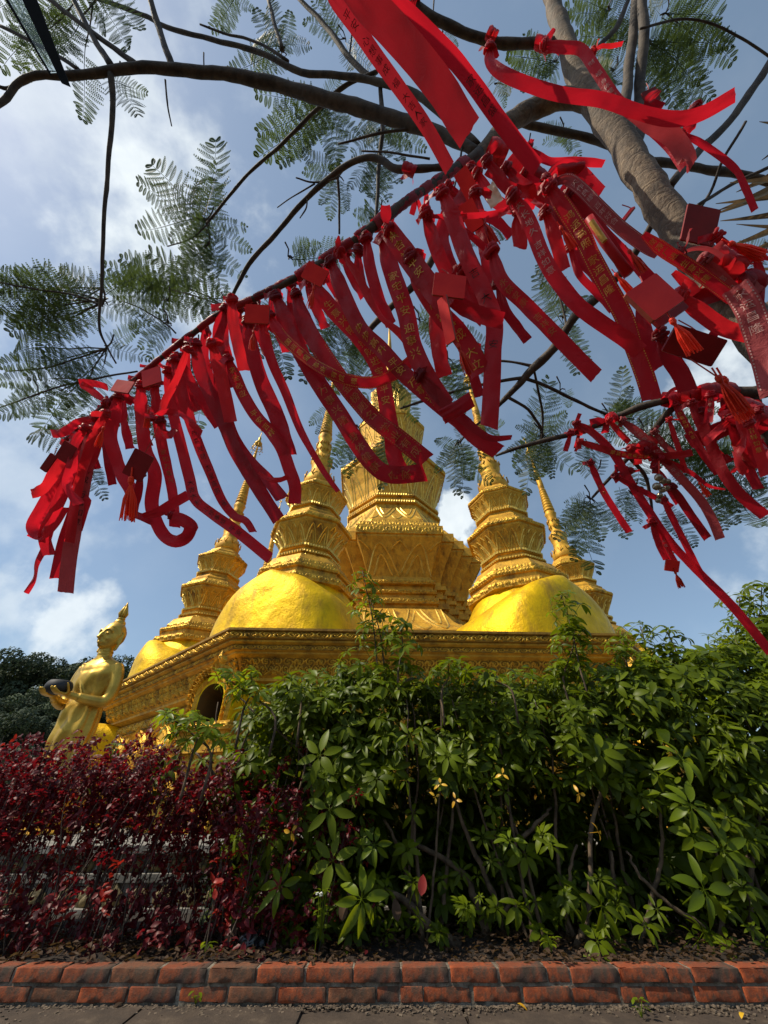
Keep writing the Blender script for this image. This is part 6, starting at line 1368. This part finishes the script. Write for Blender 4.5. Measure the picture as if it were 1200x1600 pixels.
RIB2 = [
 ('longest narrow ribbon at right, trailing down over the hedge top', [(900, 661), (926, 676), (958, 708), (984, 752), (1013, 798), (1048, 848), (1095, 897), (1130, 932), (1160, 965), (1206, 1022)], (2.0, 1.8), 15, dict(tw=.25)),
 ('narrow sunlit ribbon stretched nearly level below the right branch', [(905, 690), (937, 700), (967, 709), (1013, 713), (1060, 711), (1084, 706)], (2.0, 1.85), 12, dict(mat=B, text='福如东海寿比南山', t0=.3, tw=.15)),
 ('loose narrow ribbon hanging alone at the left end of the right branch', [(922, 722), (940, 763), (961, 798), (984, 833)], 2.0, 12, dict(tw=.3, text='安 康', t0=.3, tmat='print_orange')),
 ('printed ribbon running down right to a pale frayed square end', [(971, 657), (1002, 680), (1031, 711), (1060, 743), (1092, 778), (1112, 810), (1126, 844)], (1.95, 1.85), 16, dict(mat=F_, text='心想事成 万事如意 平安', tmat='print_white', t0=.1, tw=.1)),
 ('short bright ribbon at the first knot of the right branch', [(951, 656), (968, 676), (984, 692)], 1.95, 11, dict(mat=B)),
 ('short faded printed ribbon beside the second twig', [(1022, 674), (1040, 698), (1060, 714)], 1.92, 12, dict(mat=F_, text='平安', tmat='print_white', t0=.2)),
 ('gold-printed ribbon falling right of the middle of the right branch', [(1054, 630), (1075, 670), (1098, 708), (1124, 742)], (1.88, 1.8), 14, dict(text='恭喜发财 大吉', t0=.12, tw=.1)),
 ('broad ribbon falling to the right edge with a slanted end', [(1080, 628), (1098, 667), (1118, 711), (1133, 743), (1160, 776), (1198, 808)], (1.82, 1.7), 21, dict(tw=.15)),
 ('thin ribbon blown right, ending pointed over the feathery leaves', [(1030, 716), (1077, 737), (1107, 759), (1135, 765)], 1.9, 11, dict(tail=.3)),
 ('plain ribbon hanging beside the bunch of bells', [(1024, 730), (1042, 757), (1061, 788)], 1.88, 13, dict()),
 ('ribbon tied to the twig left of the bells', [(961, 744), (990, 760), (1025, 778), (1052, 793)], 1.92, 10, dict(mat=D)),
 ('dark ribbon below the bells with a slanted square end', [(1050, 760), (1077, 801), (1107, 843)], 1.86, 15, dict(mat=D, tw=.15)),
 ('long ribbon joining the longest one below the bells', [(1036, 780), (1054, 816), (1077, 862), (1096, 898)], 1.88, 12, dict()),
 ('ribbon carrying the low hanging plaque at right', [(1018, 812), (1028, 848), (1042, 876)], 1.86, 11, dict(tw=.3)),
 ('second strand beside the ribbon carrying the low plaque', [(1020, 816), (1040, 852), (1058, 886)], 1.87, 12, dict(text='平安', tmat='print_white', t0=.4)),
 ('small ribbon end hanging at the far left knot of the right branch', [(892, 676), (888, 690), (883, 706)], 1.98, 9, dict()),
 ('short ribbon with white 祥平安 hanging upright near the trunk', [(1110, 615), (1109, 638), (1106, 662)], 1.72, 16, dict(text='祥平安', tmat='print_white', t0=.12, tw=.1)),
 ('bright short ribbon folded back left near the right edge', [(1145, 654), (1121, 673), (1098, 694)], 1.7, 14, dict(mat=B, tw=.4)),
 ('ribbon in the right edge tangle falling to a square end', [(1140, 650), (1152, 690), (1168, 730), (1186, 766)], 1.72, 20, dict(mat=D)),
 ('bright crumpled ribbon in the right edge tangle', [(1150, 640), (1162, 680), (1152, 715), (1166, 742)], 1.6, 18, dict(mat=B, tw=.9)),
 ('dark looping ribbon in the right edge tangle', [(1185, 640), (1175, 690), (1190, 730), (1204, 700)], 1.62, 20, dict(mat=D, tw=.7)),
 ('gold-printed crumpled ribbon at the right edge', [(1170, 660), (1184, 700), (1198, 745)], 1.55, 22, dict(mat=B, text='吉祥如意', t0=.1, tw=.5)),
 ('dark ribbon on the twig above the bells', [(1010, 704), (1024, 716), (1020, 735)], 1.9, 14, dict(mat=D, tw=.5)),
 ('small knotted ribbon in the bunch above the bells', [(985, 700), (1004, 704), (1016, 700)], 1.9, 13, dict(mat=N_, tw=.7)),
 ('ribbon stub tied on the twig left of the bells, pointing left', [(985, 735), (972, 742), (958, 752)], 1.95, 12, dict()),
 ('narrow ribbon crossing the twig above the loose hanging one', [(1000, 735), (980, 738), (962, 742)], 1.95, 6, dict(knot=False)),
 ('narrow ribbon hanging from the fork of the right branch', [(1045, 655), (1060, 700), (1072, 740)], 1.9, 10, dict(mat=B)),
 ('faded ribbon hanging short beside the upright white-lettered one', [(1128, 622), (1134, 650), (1126, 676)], 1.76, 15, dict(mat=D, tw=.3)),
 ('ribbon with a slanted end right of the thin blown one', [(1098, 640), (1108, 690), (1130, 718), (1143, 712)], 1.8, 17, dict(mat=D)),
]
for q, (lab, pts, z, w_, op) in enumerate(RIB): make_ribbon(lab, pts, z, w_, group=G1, seed=100 + q, **op)
for q, (lab, pts, z, w_, op) in enumerate(RIB2): make_ribbon(lab, pts, z, w_, group=G2, seed=300 + q, **op)

# cloth wound round the branches where ribbons are tied, with short tails
def wrap(label, a, b2, z, rpx, seed, mat=N_, turns=3, group=None, tails=1):
    r = random.Random(seed); z0, z1 = z if isinstance(z, tuple) else (z, z); p0 = at(*a, z0); p1 = at(*b2, z1); ax = (p1 - p0); L = ax.length; ax.normalize(); s = ax.cross(CF).normalized(); n = ax.cross(s); R_ = rpx * .82 / spread(a[0], a[1], b2[0] - a[0], b2[1] - a[1]) * z0 / F
    mb = MB()
    for t in range(turns):
        c = ax * (L * (t + .5) / turns); tl = r.uniform(-.5, .5); hw = L / turns * .75; rows = []
        for k in range(13):
            an = k / 12 * 2 * math.pi * 1.05 + r.random() * .1; rad = R_ * (1.08 + .12 * math.sin(an * 3 + t) + .1 * r.random())
            pc = c + ax * (tl * hw * math.sin(an)) + (s * math.cos(an) + n * math.sin(an)) * rad
            rows.append([pc - ax * hw + (s * math.cos(an) + n * math.sin(an)) * -.1 * R_, pc + (s * math.cos(an) + n * math.sin(an)) * R_ * r.uniform(.0, .18), pc + ax * hw * .9])
        mb.grid(rows)
    for t in range(tails):
        d = (s * r.uniform(-1, 1) - n * r.uniform(.2, 1) + ax * r.uniform(-1, 1)).normalized(); d = (d + CU * r.uniform(-.9, .7)).normalized(); sd = d.cross(CF).normalized(); LL = R_ * r.uniform(2.2, 4.5); hw = R_ * r.uniform(.45, .9); o_ = ax * (L * r.random()) - n * R_
        mb.grid([[o_ + d * (LL * i / 6) + sd * v * hw * (.4 + .6 * min(1, i / 3)) + CF * (-.25 * R_ * math.sin(i * .9 + v)) for v in (-1, -.4, .4, 1)] for i in range(7)])
    o = mb.build('tied_cloth', mat, smooth=True, loc=p0); o['label'] = label; o['category'] = 'cloth'; o['group'] = group or 'cloth strips wound round the branches'
    return o
N = len(hang_pos) - 1
def hang_px(t):
    x = t * (len(HANG) - 1); i = min(int(x), len(HANG) - 2); f = x - i; A, B2 = HANG[i], HANG[i + 1]; return [A[k] * (1 - f) + B2[k] * f for k in range(4)]
ORD = 'first second third fourth fifth sixth seventh eighth ninth tenth eleventh twelfth thirteenth fourteenth fifteenth sixteenth seventeenth eighteenth nineteenth twentieth twenty-first twenty-second twenty-third twenty-fourth twenty-fifth twenty-sixth twenty-seventh twenty-eighth twenty-ninth thirtieth thirty-first thirty-second thirty-third thirty-fourth thirty-fifth thirty-sixth thirty-seventh thirty-eighth thirty-ninth fortieth'.split()
q = 0
t = .05
while t < .99:
    a = hang_px(t); b2 = hang_px(min(1, t + .022 + .006)); wrap(ORD[q] + ' strip of red cloth wound round the long hanging branch, counted from the fork', a[:2], b2[:2], (a[2], b2[2]), a[3] + .8 + 2.5 * (.28 < t < .5) * rnd.random(), 500 + q, rnd.choice([N_, D, N_, B]), 2, tails=1 if rnd.random() < .75 else 2); q += 1; t += rnd.uniform(.026, .046)
for q, (a, b2, z, rr, lab) in enumerate((((838, 66), (858, 72), 1.9, 15, 'bow of pale red cloth tied where the upper limb meets the trunk'), ((762, 52), (775, 58), 1.9, 14, 'narrow red cloth band tied round the upper limb left of the trunk'), ((643, 5), (652, 10), 1.88, 14, 'red cloth tied at the top end of the upper limb, under the widest ribbon'), ((632, 262), (648, 268), 1.62, 11, 'red knot tied on the crooked branch left of the hanging branch'), ((765, 232), (790, 240), 1.62, 20, 'dark red cloth bunched at the fork below the widest ribbon'), ((800, 250), (850, 285), 1.5, 18, 'heap of red cloth bunched right of the fork'), ((1040, 628), (1056, 622), 1.9, 11, 'red cloth knotted at the middle of the lower right branch'), ((1062, 620), (1090, 616), 1.88, 13, 'thick wrap of red cloth right of the middle on the lower right branch'), ((1095, 615), (1140, 612), 1.84, 15, 'red cloth wound along the thick end of the lower right branch'), ((950, 655), (960, 652), 1.98, 9, 'small red knot on the lower right branch, second from its thin end'), ((902, 674), (915, 670), 2.02, 8, 'small red knot nearest the thin end of the lower right branch'), ((1145, 640), (1195, 660), 1.7, 26, 'crumpled mass of red cloth at the right edge below the trunk'), ((1160, 690), (1190, 720), 1.7, 22, 'lower crumpled mass of red cloth at the right edge'), ((1000, 700), (1020, 690), 1.95, 10, 'red cloth knotted on the forked twig above the bells'), ((1150, 455), (1180, 440), 1.1, 22, 'bunched red cloth right of the trunk under the tassel'), ((872, 268), (905, 262), 1.3, 10, 'red cloth gathered above the gold-lettered ribbons'), ((1112, 405), (1150, 420), 1.08, 26, 'dark red cloth stuffed between trunk and right edge'))):
    wrap(lab, a, b2, z, rr, 700 + q, [N_, B, D][q % 3], 3, tails=4 if rr > 14 else 2)
for q, (pts, w_, z) in enumerate((([(760, 250), (790, 290), (812, 300), (850, 296)], 26, 1.3), ([(745, 270), (770, 310), (800, 325), (840, 315)], 24, 1.35), ([(790, 262), (830, 300), (862, 330), (875, 372)], 26, 1.3), ([(820, 270), (860, 310), (895, 340), (905, 380)], 22, 1.34), ([(735, 262), (728, 300), (705, 330)], 24, 1.38), ([(700, 290), (740, 330), (775, 345), (800, 370)], 20, 1.4), ([(890, 300), (930, 345), (965, 400), (985, 430)], 26, 1.25), ([(905, 320), (950, 370), (1000, 420), (1030, 450)], 24, 1.28), ([(880, 330), (900, 390), (930, 430), (955, 470)], 24, 1.3))):
    make_ribbon('plain dark red ribbon lost in the tangle between the fork and the trunk', pts, z, w_, mat=[D, N_][q % 2], group='ribbons in the tangle left of the trunk', seed=800 + q, tw=.5)
for q in range(16):
    t = .42 + .55 * q / 16; a = hang_px(t); L = 70 + 60 * rnd.random(); dx = 10 + 40 * (1 - t)
    make_ribbon('plain dark red ribbon at the back of the row under the hanging branch', [(a[0] + 4, a[1] + 4), (a[0] + dx * .2, a[1] + L * .4), (a[0] + dx * .7, a[1] + L * .8), (a[0] + dx, a[1] + L)], a[2] + .06, 17, mat=[D, N_, D][q % 3], group='ribbons at the back of the row', seed=850 + q, tw=.6)

# ------------------------------------------------------------------ plaques and tassels
def tassel_parts(parent, p, d, L, seed, name='tassel'):
    """threads gathered under a small head; p, d in parent space"""
    r = random.Random(seed); d = d.normalized(); a = d.cross(Vector((.3, .9, .1))).normalized(); b2 = d.cross(a)
    mb = MB(); mb.tube([p - d * L * .28, p - d * L * .12, p], [L * .02] * 3, 5)
    for k, rr in ((0, .07), (.06, .075), (.12, .05)): mb.ellipsoid(p + d * L * k, (L * rr,) * 3, 6, 8)
    mb.ellipsoid(p + d * L * .04, (L * .075, L * .075, L * .09), 6, 8)
    for q in range(34):
        an = r.uniform(0, 6.28); rad = math.sqrt(r.random()) * L * .19; e = p + d * L * r.uniform(.9, 1.05) + (a * math.cos(an) + b2 * math.sin(an)) * rad
        m = p + d * L * .5 + (a * math.cos(an) + b2 * math.sin(an)) * rad * .75
        mb.tube([p + d * L * .10, m, e], [L * .020, L * .019, L * .014], 4, False)
    return mb.build(name, 'tassel_red', parent)
def plaque(label, c, z, wpx, hpx, ang, cord_to=None, tas=None, mat='plaque_wood', text=None, yaw=0, pitch=0, seed=0, tmat='print_black', th=.006, tlen=None):
    s = z / F; P = at(*c, z); t_ = thing('wish_plaque', label, 'plaque', P, 'wooden wish plaques')
    M = Matrix((CR, -CF, CU)).transposed() @ Matrix.Rotation(-R(ang), 3, 'Y') @ Matrix.Rotation(R(yaw), 3, 'Z') @ Matrix.Rotation(R(pitch), 3, 'X')
    W_, H_ = wpx * s / 2, hpx * s / 2; mb = MB(); bev = .0025
    prof = [(-W_ + bev, -H_), (W_ - bev, -H_), (W_, -H_ + bev), (W_, H_ - bev), (W_ - bev, H_), (-W_ + bev, H_), (-W_, H_ - bev), (-W_, -H_ + bev)]
    vs = [M @ Vector((x, y, z_)) for y in (-th / 2, th / 2) for x, z_ in prof]; n = 8
    mb.add(vs, [tuple(range(n))]); mb.add(vs, [tuple(range(n, 2 * n))[::-1]])
    mb.mi = 1; mb.add(vs, [(k, k + n, (k + 1) % n + n, (k + 1) % n) for k in range(n)])
    mb.build('board', [mat, 'plaque_edge' if mat == 'plaque_wood' else mat], t_)
    if wpx > 26:                                                          # incised line near the edge
        mb = MB(); e = .88
        C_ = [(-W_ * e, -H_ * e), (W_ * e, -H_ * e), (W_ * e, H_ * e), (-W_ * e, H_ * e)]
        for k in range(4):
            x0, z0 = C_[k]; x1, z1 = C_[(k + 1) % 4]; mb.tube([M @ Vector((x0, -th / 2, z0)), M @ Vector((x1, -th / 2, z1))], .0007, 4)
        mb.build('edge_line', 'print_orange', t_)
    if text:
        tb = MB(); cs = min(W_ * .55, H_ * 1.5 / len(text))
        for i, ch in enumerate(text):
            gv, gf = glyph(ch); k = len(tb.v)
            for x, y in gv: tb.v.append(tuple(M @ Vector((x * cs, -th / 2 - .0008, (len(text) / 2 - i - .5) * cs * 1.15 + y * cs))))
            for f in gf: tb.f.append(tuple(q + k for q in f)); tb.m.append(0)
        tb.build('lettering', tmat, t_)
    up = M @ Vector((0, 0, H_ * .86))
    if cord_to:
        q = at(*cord_to, z + .02) - P; mb = MB(); mb.tube([up, up.lerp(q, .5) + CR * .004, q], .0016, 5); mb.build('cord', 'cord', t_)
    if tas:
        q = at(*tas[0], z - .005) - P; e = at(*tas[1], z - .005) - P; dn = M @ Vector((0, 0, -H_ * .86)); mb = MB(); mb.tube([dn, q], .0018, 5); mb.build('tassel_cord', 'cord', t_); tassel_parts(t_, q, e - q, (e - q).length, seed)
    return t_
plaque('small dusty plaque with a pale face near the left end of the branch', (192, 604), 1.5, 36, 22, -12, (205, 592), None, seed=1, text='平安', yaw=15, pitch=20)
plaque('tilted plaque right of the dusty one on the branch, with faint writing', (237, 589), 1.48, 30, 32, 18, (248, 572), None, seed=2, text='平安', pitch=20)
plaque('dark diamond-hanging plaque with a long tassel, on a cord in the left bundle', (216, 727), 1.48, 33, 44, -28, (250, 660), ((205, 748), (199, 812)), 'plaque_dark', '福', seed=3)
plaque('dark plaque half hidden in the tip bundle at far left', (104, 707), 1.5, 24, 30, -32, (116, 690), None, 'plaque_dark', seed=4)
plaque('second dark plaque edge at the far left of the tip bundle', (76, 723), 1.56, 12, 30, -35, (88, 700), None, 'plaque_dark', seed=5)
plaque('upright square plaque with a tassel hanging from the branch left of centre', (402, 491), 1.28, 38, 29, -3, (402, 472), ((396, 518), (394, 546)), seed=6, text='福', tlen=1)
plaque('plaque with black writing tilted on the branch near the picture centre-left', (492, 429), 1.22, 36, 28, -28, (484, 410), ((490, 450), (484, 480)), seed=7, text='平安')
plaque('big plaque in the middle of the centre bundle, partly covered by a ribbon', (702, 447), 1.0, 50, 40, -8, (690, 420), None, seed=8, text='福', pitch=10)
plaque('edge-on plaque with the bright tassel in the centre bundle', (698, 500), 1.0, 20, 72, 12, (688, 462), ((716, 540), (735, 584)), seed=9, yaw=55)
plaque('upper one of two plaques seen nearly edge-on under the fork', (731, 290), 1.24, 22, 52, 28, (738, 262), ((744, 310), (735, 345)), seed=10, yaw=30)
plaque('lower one of two plaques under the fork, with a tassel pointing down right', (736, 338), 1.2, 24, 46, 24, (744, 312), ((752, 340), (772, 385)), seed=11, yaw=25)
plaque('largest red plaque, hanging tilted in front of the trunk with a thick frayed tassel', (1021, 466), .9, 64, 62, 35, (1000, 432), ((1050, 500), (1084, 552)), seed=12, text='一帆', th=.012, yaw=-6, pitch=12)
plaque('darker plaque just under the largest one, with writing and a long tassel at right', (1084, 540), .95, 82, 40, -18, (1060, 500), ((1122, 590), (1158, 645)), 'plaque_dark', '平安', seed=13, th=.008, pitch=-25)
plaque('very dark plaque in front of the upper right of the trunk above the tassel', (1094, 352), 1.2, 52, 58, -12, (1090, 322), ((1130, 378), (1185, 405)), 'plaque_dark', seed=14)
plaque('thin edge-on red plaque against the trunk right of the arching ribbon', (979, 338), 1.2, 8, 34, -38, (972, 320), None, seed=15, yaw=60)
plaque('small low plaque at right hanging below the bells with a thin tassel', (1050, 884), 1.84, 22, 18, -8, (1035, 850), ((1055, 894), (1065, 918)), seed=16, text='福')
plaque('dark plaque behind the trunk at the upper right with an orange tip', (1017, 151), 1.6, 24, 22, 25, (1010, 130), None, 'plaque_dark', seed=17)
plaque('stacked edge of a plaque behind the largest plaque', (1032, 478), .94, 60, 56, 35, (1010, 440), None, 'plaque_dark', seed=18, th=.01, yaw=-6, pitch=12)
def lone(label, a, b2, z, seed):
    P = at(*a, z); t_ = thing('tassel', label, 'tassel', P, 'loose red tassels'); e = at(*b2, z) - P; tassel_parts(t_, Vector((0, 0, 0)), e, e.length, seed, 'threads')
lone('small tassel hanging in the left bundle above the dark plaque', (162, 668), (152, 698), 1.45, 31)
lone('bright tassel left of the gold-lettered 鸿运高照 ribbon', (876, 355), (897, 386), 1.05, 32)
lone('left of the two tassels above the largest plaque', (962, 428), (985, 455), .95, 33)
lone('right one of the two tassels above the largest plaque', (983, 392), (1006, 425), .95, 34)
lone('bright tassel right of the trunk pointing to the palm blades', (1142, 380), (1192, 402), 1.05, 35)
lone('tassel beside the long narrow ribbon at far left', (232, 640), (230, 668), 1.45, 36)
lone('small orange-red tassel over the feathery leaves right of the bells', (1093, 755), (1107, 775), 1.85, 37)
lone('long bright tassel hanging by the trunk above the right edge tangle', (1130, 592), (1168, 655), 1.3, 38)
# rolled red charm with gold print, hung beside the 鸿运高照 ribbon
t_ = thing('rolled_charm', 'rolled red and gold paper charm hanging left of the trunk', 'charm', at(920, 340, 1.0)); mb = MB()
mb.tube([Vector((0, 0, 0)), at(945, 378, .99) - t_.location, at(983, 428, .97) - t_.location], [.011, .012, .011], 14); mb.build('roll', 'cloth_bright', t_, smooth=True)
mb = MB(); mb.tube([at(924, 346, .985) - t_.location, at(945, 377, .975) - t_.location], [.007, .007], 8); mb.build('gold_print', 'print_gold', t_)
# bunch of bells
bt = thing('bell_bunch', 'bunch of small metal bells hanging from the dark twig at right', 'bells', at(1030, 738, 1.82)); mb = MB()
for dx, dy, s_ in ((-1, 8, 6), (6, 13, 5.5), (-4, 22, 6), (5, 27, 5), (1, 36, 4.5), (14, 14, 4), (12, 24, 4), (-2, 44, 4)):
    c_ = at(1030 + dx, 738 + dy, 1.82 - .01 * (s_ > 5.2)) - bt.location; rr = s_ * 1.82 / F; b_ = MB()
    b_.lathe([(rr * .2, rr), (rr * .75, rr * .7), (rr, rr * .1), (rr * .98, -rr * .3), (rr * .7, -rr * .8), (rr * .1, -rr)], c_, 14); b_.build('bell', 'bell_metal', bt, smooth=True)
mb.tube([at(1030, 720, 1.82) - bt.location, Vector((0, 0, 0)), at(1031, 782, 1.83) - bt.location], .002, 5); mb.build('cord', 'cord', bt)
# pale sunlit paper tag behind the plaques
t_ = make_ribbon('pale yellow paper tag catching the sun behind the two plaques under the fork', [(762, 292), (770, 306), (778, 322)], 1.3, 26, mat='cloth_faded', name='paper_tag', category='tag', knot=False, tw=.1, head=1)
t_.data.materials.clear(); simple('paper', (.75, .62, .45), (.85, .75, .6), 12, .7); t_.data.materials.append(MATS['paper'])
